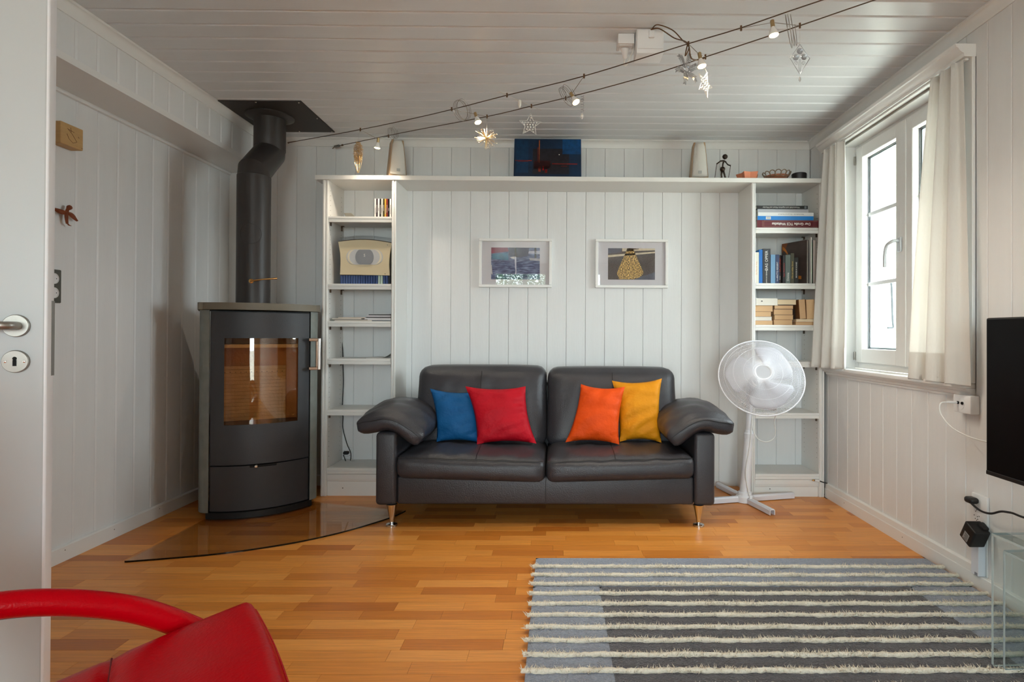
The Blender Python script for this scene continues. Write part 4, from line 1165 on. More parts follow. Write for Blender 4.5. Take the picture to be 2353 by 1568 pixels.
# silver snowflake
c = WM(1579,158); t = thing('hanging_ornament', 'silver wire snowflake ornament beside the lit lamp', 'ornament', (c.x,c.y,c.z-0.07))
hang(t, W1(1580,102), c+Vector((0,0,0.065)))
for k in range(6):
    a = R(60*k+12)
    def q(r, s_): 
        x = r*math.sin(a)+s_*math.cos(a); z = r*math.cos(a)-s_*math.sin(a); return c+Vector((x*0.85, 0.01*math.sin(r*90)+x*0.45, z))
    arm = []
    for i in range(13):
        r = 0.008+0.0048*i; s_ = (0.013 if i > 1 else 0.006)*(1 if i < 10 else 0.6)
        arm += [q(r,0.0012),q(r+0.004,s_),q(r+0.0052,s_),q(r+0.0016,0.0012)]
    for i in range(12,-1,-1):
        r = 0.008+0.0048*i; s_ = (0.013 if i > 1 else 0.006)*(1 if i < 10 else 0.6)
        arm += [q(r+0.0016,-0.0012),q(r+0.0052,-s_),q(r+0.004,-s_),q(r,-0.0012)]
    part('arm', MB().tube(arm,0.0009,5), SILV, t, 60, world=True)
part('centre_ring', MB().tube([c+Vector((0.011*math.cos(2*math.pi*i/20),0.004,0.011*math.sin(2*math.pi*i/20))) for i in range(20)],0.0012,5,closed=True), SILV, t, 60, world=True)
# wire diamond
c = W2(1838,136); t = thing('hanging_ornament', 'grey wire diamond ornament with scrolls and a crystal drop', 'ornament', (c.x,c.y,c.z-0.10))
hang(t, W2(1838,60), c+Vector((0,0,0.058)))
dm = [(0,0.058),(0.039,0.004),(0,-0.060),(-0.039,0.004)]
V2 = lambda x,z: c+Vector((x,0,z))
part('outline', MB().tube([V2(*p) for p in dm],0.0013,6,closed=True), SILV, t, world=True)
for (x,z,r) in ((0,0.031,0.0125),(-0.016,0.006,0.0125),(0.016,0.008,0.0125)):
    part('scroll', MB().tube([V2(x+r*(1-i/70)*math.cos(i*0.42),z+r*(1-i/70)*math.sin(i*0.42)) for i in range(66)],0.0010,5), SILV, t, 60, world=True)
for s_ in (-1,1):
    part('stem', MB().tube([V2(s_*0.002,0.0),V2(s_*0.004,-0.02),V2(s_*0.002,-0.05)]+[],0.0010,5), SILV, t, 60, world=True)
    part('curl', MB().tube([V2(s_*(0.014+0.008*(1-i/26)*math.cos(i*0.4)),-0.016+0.008*(1-i/26)*math.sin(i*0.4)) for i in range(24)],0.0008,5), SILV, t, 60, world=True)
part('crystal', MB().lathe([(0.001,0),(0.004,-0.006),(0.0045,-0.012),(0.001,-0.020)], V2(0,-0.070), (0,0,1), 8), CRYS, t, world=True)
part('link', MB().tube([V2(0,-0.060),V2(0,-0.071)],0.0006,4), SILV, t, world=True)

# ---- transformer boxes on the ceiling
t = thing('socket_box', 'small white ceiling socket box with a plug beside the transformer', 'socket', (0.305,2.66,2.354))
part('box', MB().rbox(0.268,0.342,2.618,2.698,2.354,2.3995,0.004,2), PLASTIC, t, 40, world=True)
part('socket_face', MB().rbox(0.276,0.334,2.630,2.690,2.351,2.3545,0.001,1), PLASTIC, t, world=True)
pg = MB().lathe([(0.019,0.0),(0.019,0.006),(0.014,0.022),(0.009,0.040),(0.005,0.044)], (0.305,2.662,2.352), (0,0.25,-1), 18)
po = part('plug', pg, PLASTIC, t, 50, world=True)
part('plug_cord', MB().tube(catmull([(0.305,2.673,2.31),(0.304,2.69,2.290),(0.315,2.69,2.292),(0.335,2.67,2.33),(0.345,2.655,2.365)],6),0.0032,8), CABLEW, po, 60, world=True)
t = thing('transformer_box', 'white ceiling transformer box feeding the light cables', 'transformer', (0.405,2.625,2.285))
part('housing', MB().rbox(0.346,0.466,2.578,2.680,2.292,2.3995,0.004,2), PLASTIC, t, 40, world=True)
part('cover', MB().rbox(0.350,0.462,2.574,2.5785,2.310,2.392,0.001,1), PLASTIC, t, world=True)
part('cable_gland', MB().rbox(0.398,0.424,2.562,2.5745,2.355,2.388,0.003,1), PLASTIC, t, world=True)
e1_, e2_ = W1(1580,101), W2(1621,131)
part('feed_wire', MB().tube(catmull([(0.41,2.556,2.386),(0.43,2.53,2.392),(0.50,2.56,2.385),(0.55,2.58,2.35),tuple(e1_+Vector((0.006,0.0,-0.012))),tuple(e1_+Vector((-0.01,0,-0.05))),tuple(e1_)],6),0.0026,8), BRZ, t, 60, world=True)
part('feed_wire', MB().tube(catmull([(0.405,2.556,2.384),(0.44,2.54,2.380),(0.50,2.52,2.33),tuple(e1_+Vector((0,0,0.003))),tuple(e1_+Vector((0.02,0.02,-0.05))),tuple(e2_+Vector((-0.02,0,-0.012))),tuple(e2_)],6),0.0026,8), BRZ, t, 60, world=True)
# ================================================================== BOOKS AND DISCS
PAGE = mat('cream_pages', (214,176,134), 0.9, bump=0.25, bscale=300, stretch=(1,1,6))
PAGEW = mat('white_pages', (226,220,208), 0.9)
INKW = mat('white_ink', (236,232,226), 0.5); INKR = mat('red_ink', (190,40,34), 0.5); INKG = mat('gold_ink', (206,168,84), 0.45); INKD = mat('dark_ink', (40,34,30), 0.6); INKO = mat('orange_ink', (200,120,50), 0.5)
def cov(rgb, rough=0.4): return mat('cover_%d_%d_%d' % rgb, rgb, rough)
def letter(parent, txt, size, m, loc, spin, bold=0.0):
    """raised print on a face looking at the room; spin turns it in that face"""
    me = text_mesh(txt, size, 0.0002, bold=bold); me.materials.append(m)
    o = link('lettering', me, parent, tuple(Vector(loc)-ORG[parent]), (R(90), spin, 0))
    return o
def fit(txt, length, cap):
    return min(cap, length/max(1,len(txt))*1.75)
def upright(label, x0, x1, z0, z1, y0, y1, rgb, group, txt=(), kind='book'):
    t = thing(kind, label, 'book', ((x0+x1)/2,(y0+y1)/2,z0), group=group)
    e = 0.0016
    part('cover', MB().box(x0,x0+e,y0+e,y1,z0,z1).box(x1-e,x1,y0+e,y1,z0,z1).box(x0,x1,y0,y0+e,z0,z1), cov(rgb), t, world=True)
    part('pages', MB().box(x0+e,x1-e,y0+e,y1-0.003,z0+0.003,z1-0.003), PAGEW, t, world=True)
    for (s_,zz,m,size,ln) in txt:
        letter(t, s_, min(size,(x1-x0)*0.95), m, ((x0+x1)/2, y0-0.0002, zz), R(-90))
    return t
def flat_book(label, x0, x1, z0, z1, y0, y1, rgb, group, pages_out=False, page=None, rot=0.0):
    base = ((x0+x1)/2,(y0+y1)/2,z0)
    t = thing('book', label, 'book', base, rot, group)
    e = min(0.0018,(z1-z0)*0.12); hx,hy,h = (x1-x0)/2,(y1-y0)/2,z1-z0
    c = MB().box(-hx,hx,-hy,hy,0,e).box(-hx,hx,-hy,hy,h-e,h)
    if pages_out: c.box(-hx,hx,hy-e,hy,e,h-e)
    else: c.box(-hx,hx,-hy,-hy+e,e,h-e)
    part('cover', c, cov(rgb), t)
    part('pages', MB().box(-hx+0.002,hx-0.002,-hy+(0.0008 if pages_out else e),hy-e,e,h-e), page or PAGE, t)
    return t
# --- flat stack, top compartment of the window side bookcase
G = 'books lying flat on the upper shelf'
z = 1.7505
b = flat_book('thick maroon atlas with white lettering, lowest of its flat stack', 1.302, 1.704, z, z+0.050, 3.812, 4.06, (98,28,38), G, page=PAGEW)
fr_m = MB(); 
for (a,c,d,e) in ((1.345,1.698,z+0.005,z+0.0062),(1.345,1.698,z+0.0438,z+0.045),(1.345,1.3462,z+0.005,z+0.045),(1.336,1.3372,z+0.005,z+0.045)):
    fr_m.box(a,c,3.8113,3.8119,d,e)
part('gilt_lines', fr_m, mat('pale_gilt', (176,140,120), 0.5), b, world=True)
letter(b, 'Der Große TCS Weltatlas', 0.0235, INKW, (1.525,3.8117,z+0.026), R(180), 0.0006)
z += 0.0505
b = flat_book('blue spined flat book with a small white label, on the maroon atlas', 1.306, 1.672, z, z+0.0265, 3.814, 4.05, (28,128,206), G, page=PAGEW)
part('spine_label', MB().box(1.36,1.392,3.8134,3.8139,z+0.005,z+0.023), INKW, b, world=True)
for i in range(3): part('label_print', MB().box(1.364,1.388,3.8129,3.8133,z+0.008+i*0.005,z+0.010+i*0.005), mat('grey_ink', (120,124,130), 0.6), b, world=True)
z += 0.027
b = flat_book('white spined flat book lying on the blue one', 1.310, 1.674, z, z+0.0235, 3.816, 4.05, (232,232,230), G, page=PAGEW)
letter(b, 'Naturheilkunde - Das grosse Handbuch', 0.0105, mat('grey_ink', (120,124,130), 0.6), (1.525,3.8157,z+0.012), R(180))
z += 0.024
flat_book('light grey flat book lying on the white one', 1.308, 1.640, z, z+0.0215, 3.818, 4.04, (176,178,184), G, page=PAGEW)
z += 0.022
b = flat_book('black flat book with white print, topmost of its stack', 1.300, 1.634, z, z+0.0215, 3.814, 4.04, (30,28,28), G, page=PAGEW)
letter(b, 'Wissenschaft und ungelöste Rätsel und Wunder', 0.0125, INKW, (1.46,3.8137,z+0.0105), R(180))
part('spine_label', MB().box(1.612,1.626,3.8134,3.8139,z+0.003,z+0.018), mat('grey_ink', (120,124,130), 0.6), b, world=True)
# --- upright row
G = 'books standing on the middle shelf'
ys = 3.835; zb = 1.3885; q = math.pi
row = [
 ('cream book with tiny orange print standing at the end of the row', 1.292,1.322,0.205,(226,220,206),[('Die Mitte der Welt',zb+0.10,INKO,0.011,0)]),
 ('bright blue upright book beside the black thriller', 1.324,1.346,0.222,(24,110,190),[]),
 ('tall black upright book lettered DAS OPFER in white', 1.348,1.398,0.228,(38,40,46),[('DAS OPFER',zb+0.150,INKW,0.026,0),('JOHN KATZENBACH',zb+0.052,INKW,0.0105,0)]),
 ('pale blue cloud patterned upright book', 1.400,1.430,0.190,(112,156,192),[]),
 ('navy upright book with white print', 1.432,1.456,0.190,(40,56,96),[('MATTO REGIERT',zb+0.09,INKW,0.014,0),('Glauser',zb+0.03,INKW,0.010,0)]),
 ('dark brown upright book with red lettering', 1.458,1.478,0.190,(44,26,24),[('LICHTJAGD',zb+0.125,INKR,0.017,0),('Roman',zb+0.04,INKW,0.009,0)]),
 ('thin black upright book with red print', 1.480,1.496,0.186,(22,18,20),[('Regen, Wind & Sterne',zb+0.09,INKR,0.010,0)]),
 ('grey green upright book with white lettering', 1.498,1.530,0.188,(92,104,100),[('Donna',zb+0.045,INKW,0.020,0)]),
 ('olive upright book with gold lettering', 1.532,1.554,0.200,(70,66,50),[('Wie ein wilder Strom',zb+0.09,INKG,0.013,0)]),
 ('black upright book with white lettering in front of the picture book', 1.556,1.582,0.172,(24,22,22),[('DIE ROSE IM SCHNEE',zb+0.09,INKW,0.011,0)]),
]
for lab,a,c,h,rgb,tx in row:
    upright(lab, a, c, zb, zb+h, ys+(0.02 if rgb == (44,26,24) else 0.0), 3.955 if a > 1.5 else 4.03, rgb, G, tx)
cl = mat('cloud_print', (120,164,200), 0.5, var=0.5, vscale=26)
# picture book with an orange ribbon, turned so its cover shows
t = thing('book', 'large picture book with a dark cover and curling orange ribbon, standing turned', 'book', (1.600,3.936,zb), R(-64), G)
part('cover', MB().box(-0.105,0.105,-0.007,-0.0052,0,0.290).box(-0.105,0.105,0.0052,0.007,0,0.290).box(-0.105,-0.1035,-0.007,0.007,0,0.290), mat('dark_picture_cover', (74,62,58), 0.3, var=0.45, vscale=9), t)
part('pages', MB().box(-0.1035,0.100,-0.0052,0.0052,0.003,0.287), PAGEW, t)
rp = catmull([(-0.100,-0.0074,0.262),(-0.07,-0.0074,0.235),(-0.045,-0.0074,0.19),(-0.035,-0.0074,0.14),(-0.02,-0.0074,0.09),(0.015,-0.0074,0.055),(0.06,-0.0074,0.045)],8)
part('ribbon_print', MB().add([p+Vector((0,0,0.011)) for p in rp]+[p-Vector((0,0,0.011)) for p in rp],[(i,i+1,len(rp)+i+1,len(rp)+i) for i in range(len(rp)-1)]), INKO, t)
part('corner_print', MB().add([(-0.104,-0.0073,0.288),(-0.055,-0.0073,0.288),(-0.07,-0.0073,0.255),(-0.104,-0.0073,0.225)],[(0,1,2,3)]), mat('rust_print', (130,74,44), 0.5), t)
for k,(a,c,h,rgb,lab) in enumerate(((1.6625,1.6670,0.305,(224,220,214),'thin white magazine standing beside the picture book'),(1.6672,1.6722,0.272,(70,104,60),'thin green spined booklet among the standing magazines'),
        (1.6730,1.6800,0.290,(52,46,46),'thin dark booklet among the standing magazines'),(1.6806,1.6866,0.288,(206,188,178),'thin pinkish magazine standing near the bookcase side'),
        (1.6872,1.6932,0.288,(196,176,168),'thin rose grey magazine standing near the bookcase side'),(1.6938,1.7010,0.287,(212,200,188),'thin beige magazine standing against the bookcase side'))):
    upright(lab, a, c, zb, zb+h, 3.83+0.004*k, 4.04, rgb, G)
# --- paperbacks lying with their page edges forward
G = 'paperbacks stacked on the lower shelf'
z0 = 1.1175
lo = [(0.028,(190,150,110),PAGE,0.116,'tan paperback, lowest of the stack at the bookcase post'),(0.024,(214,214,220),PAGEW,0.112,'white paperback, second from the bottom beside the bookcase post'),
      (0.033,(170,130,90),PAGE,0.106,'worn tan paperback, third from the bottom beside the bookcase post'),(0.040,(180,140,100),PAGE,0.118,'thick tan paperback under the white topped one')]
z = z0
for k,(h,rgb,pg,wd,lab) in enumerate(lo):
    flat_book(lab, 1.294, 1.294+wd, z, z+h, 3.822+0.004*(k%2), 3.99, rgb, G, True, pg); z += h+0.0006
flat_book('thick white paperback with a blue edge, top of the stack by the post', 1.294, 1.440, z, z+0.046, 3.818, 4.00, (236,234,230), G, True, PAGEW, R(1.2))
part('torn_mark', MB().box(-0.038,-0.028,-0.0925,-0.0912,0.024,0.030), INKD, bpy.data.objects[[o.name for o in bpy.data.objects if o.get('label','').startswith('thick white paperback with a blue')][0]])
z = z0
mid = [(0.034,(196,140,96),0.124,'orange tan paperback, lowest of the middle stack'),(0.030,(188,150,110),0.124,'tan paperback, second of the middle stack'),
       (0.038,(60,44,36),0.126,'dark covered paperback, third of the middle stack'),(0.024,(150,110,80),0.124,'brown covered paperback near the top of the middle stack')]
for k,(h,rgb,wd,lab) in enumerate(mid):
    flat_book(lab, 1.418+0.003*(k%2), 1.418+0.003*(k%2)+wd, z, z+h, 3.824+0.005*((k+1)%2), 3.98, rgb, G, True, PAGE); z += h+0.0006
z = max(z, z0+0.131)
flat_book('cream paperback with a dark cover across the top of the middle stack', 1.444, 1.566, z, z+0.036, 3.826, 3.97, (70,70,72), G, True, mat('pale_pages', (228,206,172), 0.9), R(-1.5))
flat_book('thin orange paperback flat under the leaning pair', 1.560, 1.690, z0, z0+0.020, 3.822, 3.97, (198,132,82), G, True, PAGE)
flat_book('thin cream paperback flat under the leaning pair', 1.562, 1.686, z0+0.0206, z0+0.0385, 3.820, 3.96, (220,206,184), G, True, mat('pale_pages', (228,206,172), 0.9))
for a,c,tl,lab in ((1.590,1.632,4,'tan paperback standing on end beside the dark gap'),(1.634,1.690,2,'thicker tan paperback standing on end near the curtain')):
    t = thing('book', lab, 'book', ((a+c)/2,3.90,z0+0.0392), 0.0, G)
    w_ = (c-a)/2
    t.rotation_euler = (0,R(-tl),0)
    part('pages', MB().box(-w_+0.0015,w_-0.0015,-0.07,0.05,0.001,0.128), PAGE, t)
    part('cover', MB().box(-w_,-w_+0.0014,-0.071,0.052,0,0.129).box(w_-0.0014,w_,-0.071,0.052,0,0.129).box(-w_,w_,0.050,0.052,0,0.129), cov((150,104,66)), t)
flat_book('black paperback lying behind the standing pair', 1.566, 1.60, z0+0.0392, z0+0.105, 3.90, 4.02, (24,20,20), G, True, mat('dark_pages', (60,44,34), 0.9))
# --- compact discs
G = 'compact discs on the upper shelf'
discs = [(220,216,210),(54,44,52),(226,224,220),(40,40,44),(206,202,190),(62,60,40),(190,150,60),(120,44,40),(30,30,34),(228,226,220),(36,30,30)]
dl = ['white spined disc case at the open end of the row','plum black disc case with a white lower spine','plain white disc case between two dark ones','black disc case beside the plain white one','ivory disc case next to the olive one','dark olive disc case in the row','mustard yellow disc case in the row','dark red disc case in the row','black disc case beside the dark red one','white disc case second from the post','brown black disc case against the bookcase post']
x = -1.1945
for k,(rgb,lab) in enumerate(zip(discs,dl)):
    wd = 0.0104
    t = thing('disc_case', lab, 'disc case', (x+wd/2,3.91,1.8055), group=G)
    part('case', MB().rbox(x,x+wd,3.842,3.984,1.8055,1.9305,0.0008,1), cov(rgb,0.25), t, world=True)
    part('spine_print', MB().box(x+0.0035,x+wd-0.0035,3.8413,3.8418,1.83+0.01*(k%3),1.87+0.02*(k%2)), cov((150,146,140) if sum(rgb) < 350 else (150,146,150)), t, world=True)
    x += wd+0.0006
# small card frame
t = thing('card_holder', 'small grey slanted card holder on the shelf beside the discs', 'card holder', (-1.355,3.92,1.8055))
part('slanted_plate', MB().add([(-1.400,3.86,1.838),(-1.352,3.86,1.838),(-1.325,3.90,1.806),(-1.392,3.90,1.806),(-1.400,3.864,1.8405),(-1.352,3.864,1.8405),(-1.325,3.905,1.806),(-1.392,3.905,1.806)],
     [(0,1,2,3),(4,7,6,5),(0,4,5,1),(1,5,6,2),(2,6,7,3),(3,7,4,0)]), mat('grey_card', (150,146,136), 0.5), t, world=True)
part('foot', MB().box(-1.395,-1.345,3.905,3.93,1.8055,1.812), mat('grey_card', (150,146,136), 0.5), t, world=True)

# ================================================================== AUDIO DEVICE
CREAM = mat('cream_plastic', (216,200,166), 0.4)
AY = 3.860
au = thing('audio_player', 'cream fronted audio player with a round grey badge above a blue ribbed base', 'audio player', (-1.275,3.93,1.3705))
cx_ = -1.264; 
def AX(px,py): v = U(px,py,'y',AY); return (v.x, v.z)
tl,tr,br_,bl_ = AX(777,556),AX(897,559),AX(892,633),AX(781,631); tm = AX(838,550)
tr = (-1.084, tr[1]); br_ = (-1.098, br_[1])
topc = []
for i in range(13):
    s_ = i/12; topc.append((tl[0]+(tr[0]-tl[0])*s_, tl[1]+(tr[1]-tl[1])*s_+0.018*math.sin(math.pi*s_)))
sideR = [(tr[0]-0.010*math.sin(math.pi*i/6)-(tr[0]-br_[0])*i/6, tr[1]+(br_[1]-tr[1])*i/6) for i in range(1,7)]
sideL = [(bl_[0]+0.010*math.sin(math.pi*i/6)+(tl[0]-bl_[0])*i/6, bl_[1]+(tl[1]-bl_[1])*i/6) for i in range(0,6)]
out = topc+sideR+sideL
fa_ = part('fascia', MB().prism(out[::-1], AY, AY+0.012, 'y'), CREAM, au, world=True)
part('dark_top_edge', MB().prism(([(x,zz+0.0002) for x,zz in topc]+[(x,zz+0.0055) for x,zz in topc[::-1]])[::-1], AY+0.002, AY+0.030, 'y'), mat('brown_lid_edge', (66,56,48), 0.4), au, world=True)
part('housing', MB().rbox(-1.43,-1.10,AY+0.012,4.04,1.432,1.650,0.01,2), mat('grey_housing', (120,116,110), 0.5), au, world=True)
mcx,mcz = AX(838,591)
def stad(hw,r,cx__,cz__,n=10):
    return [(cx__+hw+r*math.cos(R(-90+180*i/n)),cz__+r*math.sin(R(-90+180*i/n))) for i in range(n+1)]+[(cx__-hw+r*math.cos(R(90+180*i/n)),cz__+r*math.sin(R(90+180*i/n))) for i in range(n+1)]
part('recess', MB().prism(stad(0.070,0.050,mcx,mcz)[::-1], AY-0.0012, AY+0.0001, 'y'), mat('pale_grey_recess', (196,196,196), 0.4), fa_, world=True)
for s_ in (-1,1):
    part('speaker_crescent', MB().prism([(mcx+s_*p[0],mcz+p[1]) for p in ([(0.072+0.040*math.cos(R(a)),0.047*math.sin(R(a))) for a in range(-80,81,16)]+[(0.060+0.040*math.cos(R(a)),0.047*math.sin(R(a))) for a in range(80,-81,-16)])], AY-0.0024, AY-0.0011, 'y'), mat('cream_recess', (226,214,188), 0.4), fa_, world=True)
bd = part('round_badge', MB().prism([(mcx+0.060*math.cos(R(10*i)),mcz+min(0.048,max(-0.048,0.060*math.sin(R(10*i))))) for i in range(36)][::-1], AY-0.005, AY-0.0011, 'y'), mat('grey_badge', (150,152,156), 0.35, metal=0.4), fa_, world=True)
letter(bd, 'S', 0.026, INKW, (mcx,AY-0.0052,mcz+0.010), 0)
for xx,zz in ((tr[0]-0.03,tr[1]-0.012),(br_[0]-0.03,br_[1]+0.01)):
    part('screw', MB().lathe([(0.003,0),(0.002,0.001)], (xx,AY,zz), (0,-1,0), 10), CHROME, fa_, 40, world=True)
part('clear_lid', MB().prism(([(x,zz+0.030) for x,zz in topc]+[(x,zz+0.0325) for x,zz in topc[::-1]])[::-1], AY+0.03, AY+0.15, 'y'), glass('clear_lid_plastic', (250,250,250), 0.05, 1.45, 0.05), au, world=True)
part('lid_post', MB().box(-1.428,-1.424,AY+0.10,AY+0.104,1.65,1.70).box(-1.108,-1.104,AY+0.10,AY+0.104,1.65,1.70), glass('clear_lid_plastic', (250,250,250)), au, world=True)
part('base', MB().box(-1.43,-1.10,AY+0.03,4.03,1.3705,1.434), mat('dark_base', (34,34,40), 0.5), au, world=True)
BLU = mat('blue_ribs', (64,84,132), 0.3)
for i in range(19):
    xx = -1.424+i*0.0165
    m_ = BLU if i not in (15,16) else mat('mint_rib', (186,206,196), 0.4)
    part('rib', MB().rbox(xx,xx+0.0135,AY+0.010,AY+0.0305,1.3715,1.431,0.002,1), m_, au, world=True)
for xx in (-1.42,-1.11): part('foot', MB().box(xx-0.008,xx+0.008,AY+0.032,AY+0.05,1.3703,1.3712), mat('brown_foot', (110,60,44), 0.6), au, world=True)

# ================================================================== PAPERS ON THE LEFT SHELVES
def sheets(label, x0, x1, y0, y1, z, h, rgb, group, rot=0.0, curl=0.0, cat='magazine'):
    base = ((x0+x1)/2,(y0+y1)/2,z); hx,hy = (x1-x0)/2,(y1-y0)/2
    n = 10
    vs = []; 
    def zz(u): return curl*max(0,u)**2
    top = MB(); vs = []
    for i in range(n+1):
        u = -1+2*i/n
        vs += [(u*hx,-hy,zz(u)),(u*hx,hy,zz(u)),(u*hx,-hy,h+zz(u)),(u*hx,hy,h+zz(u))]
    fs = []
    for i in range(n):
        a,b_ = 4*i,4*i+4
        fs += [(a,b_,b_+2,a+2),(a+1,a+3,b_+3,b_+1),(a+2,b_+2,b_+3,a+3),(a,a+1,b_+1,b_)]
    fs += [(0,2,3,1),(4*n,4*n+1,4*n+3,4*n+2)]
    o = solo(cat, MB().add(vs,fs), mat('paper_%d_%d_%d' % rgb, rgb, 0.55), label, cat, base, None, group, rot, world=False)
    return o
G = 'papers on the left bookcase'
z = 1.1295
for k,(rgb,lab,dx,rt,wd) in enumerate((((206,196,182),'beige magazine, lowest of the loose pile near the stove',0.0,0,0.24),((150,142,134),'grey magazine in the loose pile near the stove',-0.01,4,0.22),((222,212,198),'cream booklet in the loose pile near the stove',-0.015,-5,0.19),((196,180,164),'fawn leaflet on top of the loose pile',0.02,9,0.17))):
    h = 0.0055+0.001*(k%2); sheets(lab, -1.462+dx+0.02, -1.462+dx+0.02+wd, 3.825, 4.03, z, h, rgb, G, R(rt*0.3)); z += h+0.0003
z = 1.1295
for k,(rgb,lab,h,x0,wd,rt,cu) in enumerate((((70,78,88),'dark blue booklet, lowest of the pile by the post',0.005,-1.262,0.182,0,0),((206,204,206),'thick grey brochure in the pile by the post',0.016,-1.250,0.170,0,0),((40,40,44),'black magazine in the pile by the post',0.005,-1.240,0.160,0,0),((196,192,196),'pale grey booklet in the pile by the post',0.012,-1.236,0.156,2,0),((34,34,38),'black magazine lying askew near the top of the pile',0.005,-1.222,0.140,5,0),((226,224,222),'white leaflet on top of the pile by the post',0.003,-1.216,0.132,7,0))):
    sheets(lab, x0, x0+wd, 3.83, 4.03, z, h, rgb, G, R(-rt*0.3), cu); z += h+0.0004
sheets('white sheet lying on the shelf under the curled page', -1.245, -1.085, 3.85, 4.04, 0.8865, 0.004, (226,222,216), G, 0, 0, 'paper')
sheets('white curled page on the empty looking shelf', -1.230, -1.090, 3.86, 4.03, 0.8909, 0.0012, (232,230,226), G, R(3), 0.030, 'paper')

# ================================================================== THINGS ON THE TOP SHELF
BEIGE = mat('beige_speaker_body', (178,150,118), 0.55); GRL = mat('pale_speaker_cloth', (214,210,202), 0.7, bump=0.3, bscale=500)
def speaker(label, x, y, yaw):
    t = thing('speaker', label, 'speaker', (x,y,2.0705), R(yaw), 'shelf loudspeakers')
    def ring(z, wd, d0, d1): return [(-wd/2,d0,z),(wd/2,d0,z),(wd/2,d1,z),(-wd/2,d1,z)]
    vs = ring(0,0.118,-0.07,0.07)+ring(0.255,0.075,-0.055,0.045)
    part('body', MB().add(vs,[(0,3,2,1),(4,5,6,7),(0,1,5,4),(1,2,6,5),(2,3,7,6),(3,0,4,7)]), BEIGE, t)
    def g(s_,q):
        wd = (0.104-0.038*q)*(1-0.25*max(0,q-0.85)/0.15*abs(2*s_-1)**3); u = 2*s_-1
        return (u*wd/2, -0.0715+0.015*q-0.016*(1-u*u)-0.004*math.sin(math.pi*q), 0.018+0.006*(1-u*u)*-1+0.232*q+0.006)
    gr = part('grille', MB().grid(g,14,14), GRL, t, 80)
    md = gr.modifiers.new('thickness','SOLIDIFY'); md.thickness = 0.003
    part('badge', MB().rbox(-0.011,0.011,-0.0912,-0.0885,0.040,0.058,0.001,1), mat('silver_badge', (170,170,168), 0.35, metal=0.5), t)
    return t
speaker('pale shelf loudspeaker standing above the stove side bookcase', -1.075, 3.92, 24)
speaker('pale shelf loudspeaker standing beside the metal skier figure', 0.945, 3.93, -6)
# abstract canvas
cv = thing('painting', 'dark blue abstract canvas with red strokes leaning on the long shelf', 'painting', (-0.067,3.905,2.0705))
cv.rotation_euler = (R(-14),0,0)
part('canvas', MB().rbox(-0.226,0.226,0.0,0.016,0,0.316,0.002,1), mat('blue_black_paint', (14,44,74), 0.45, var=0.55, vscale=5, bump=0.1, bscale=90), cv)
def stroke(x0,x1,z0,z1,rgb,name='paint_stroke',sk=0.0):
    part(name, MB().add([(x0,-0.0006,z0),(x1,-0.0006,z0+sk),(x1,-0.0006,z1+sk),(x0,-0.0006,z1)],[(0,1,2,3)]), mat('paint_%d_%d_%d' % rgb, rgb, 0.45, var=0.35, vscale=40), cv)
stroke(0.10,0.224,0.20,0.312,(10,70,122)); stroke(-0.21,-0.13,0.06,0.30,(12,52,86)); stroke(-0.10,0.145,0.05,0.24,(34,32,40))
stroke(-0.09,0.02,0.09,0.15,(64,22,22),'paint_patch')
for a in ((-0.217,-0.105,0.123,0.1295,(168,50,28)),(-0.2,-0.13,0.1175,0.122,(120,34,24)),(0.03,0.20,0.099,0.106,(150,34,24)),(0.09,0.13,0.082,0.088,(120,30,24)),(-0.060,-0.0525,0.125,0.295,(150,78,40)),(-0.068,-0.062,0.13,0.24,(110,34,26)),
          (-0.062,-0.046,0.026,0.064,(170,56,34)),(-0.034,-0.024,0.036,0.070,(176,24,24)),(-0.018,-0.002,0.018,0.044,(186,34,26))):
    up = 0.042 if a[3] < 0.075 else (0.024 if a[1]-a[0] > 0.03 else 0.010)
    stroke(a[0],a[1],a[2]+up,a[3]+up,a[4])
part('white_dab', MB().lathe([(0.004,0),(0.003,0.001)], (0.078,-0.0008,0.196), (0,-1,0), 8), INKW, cv)
part('white_dab', MB().add([(-0.140,-0.0009,0.026),(-0.122,-0.0009,0.024),(-0.120,-0.0009,0.027),(-0.138,-0.0009,0.029)],[(0,1,2,3)]), INKW, cv)
# metal skier
sk = thing('skier_figure', 'dark metal skier figurine with ski poles on the long shelf', 'figurine', (1.085,3.84,2.0705))
SKM = mat('dark_bronze_figure', (62,50,42), 0.4, metal=0.7)
k0 = Vector((1.085,3.84,2.0705))
def T(ps, r, nm): part(nm, MB().tube([k0+Vector(p) for p in ps], r, 8), SKM, sk, 50, world=True)
for s_ in (-1,1): part('ski', MB().tube([k0+Vector((s_*0.014-0.012,-0.055,0.003)),k0+Vector((s_*0.014+0.008,0.045,0.003)),k0+Vector((s_*0.014+0.012,0.06,0.012))],0.0035,6), SKM, sk, 50, world=True)
T([(-0.006,0,0.006),(-0.010,-0.002,0.03),(-0.006,0.0,0.062)],[0.005,0.006,0.007],'leg'); T([(0.016,0,0.006),(0.010,-0.004,0.032),(0.002,0.0,0.062)],[0.005,0.006,0.007],'leg')
part('hips', MB().lathe([(0.002,-0.018),(0.013,-0.012),(0.0175,0),(0.013,0.012),(0.002,0.018)], k0+Vector((-0.002,0,0.068)), (0,0,1), 16), SKM, sk, 60, world=True)
T([(-0.002,0,0.08),(0.0,0,0.10),(0.006,0,0.122)],[0.005,0.005,0.006],'torso')
T([(-0.020,-0.01,0.118),(0.006,0,0.124),(0.022,0.004,0.116)],0.0055,'shoulders')
part('head', MB().lathe([(0.004,-0.017),(0.014,-0.010),(0.018,0.0),(0.015,0.010),(0.005,0.017)], k0+Vector((0.014,0,0.150)), (0.2,0,1), 12), SKM, sk, 30, world=True)
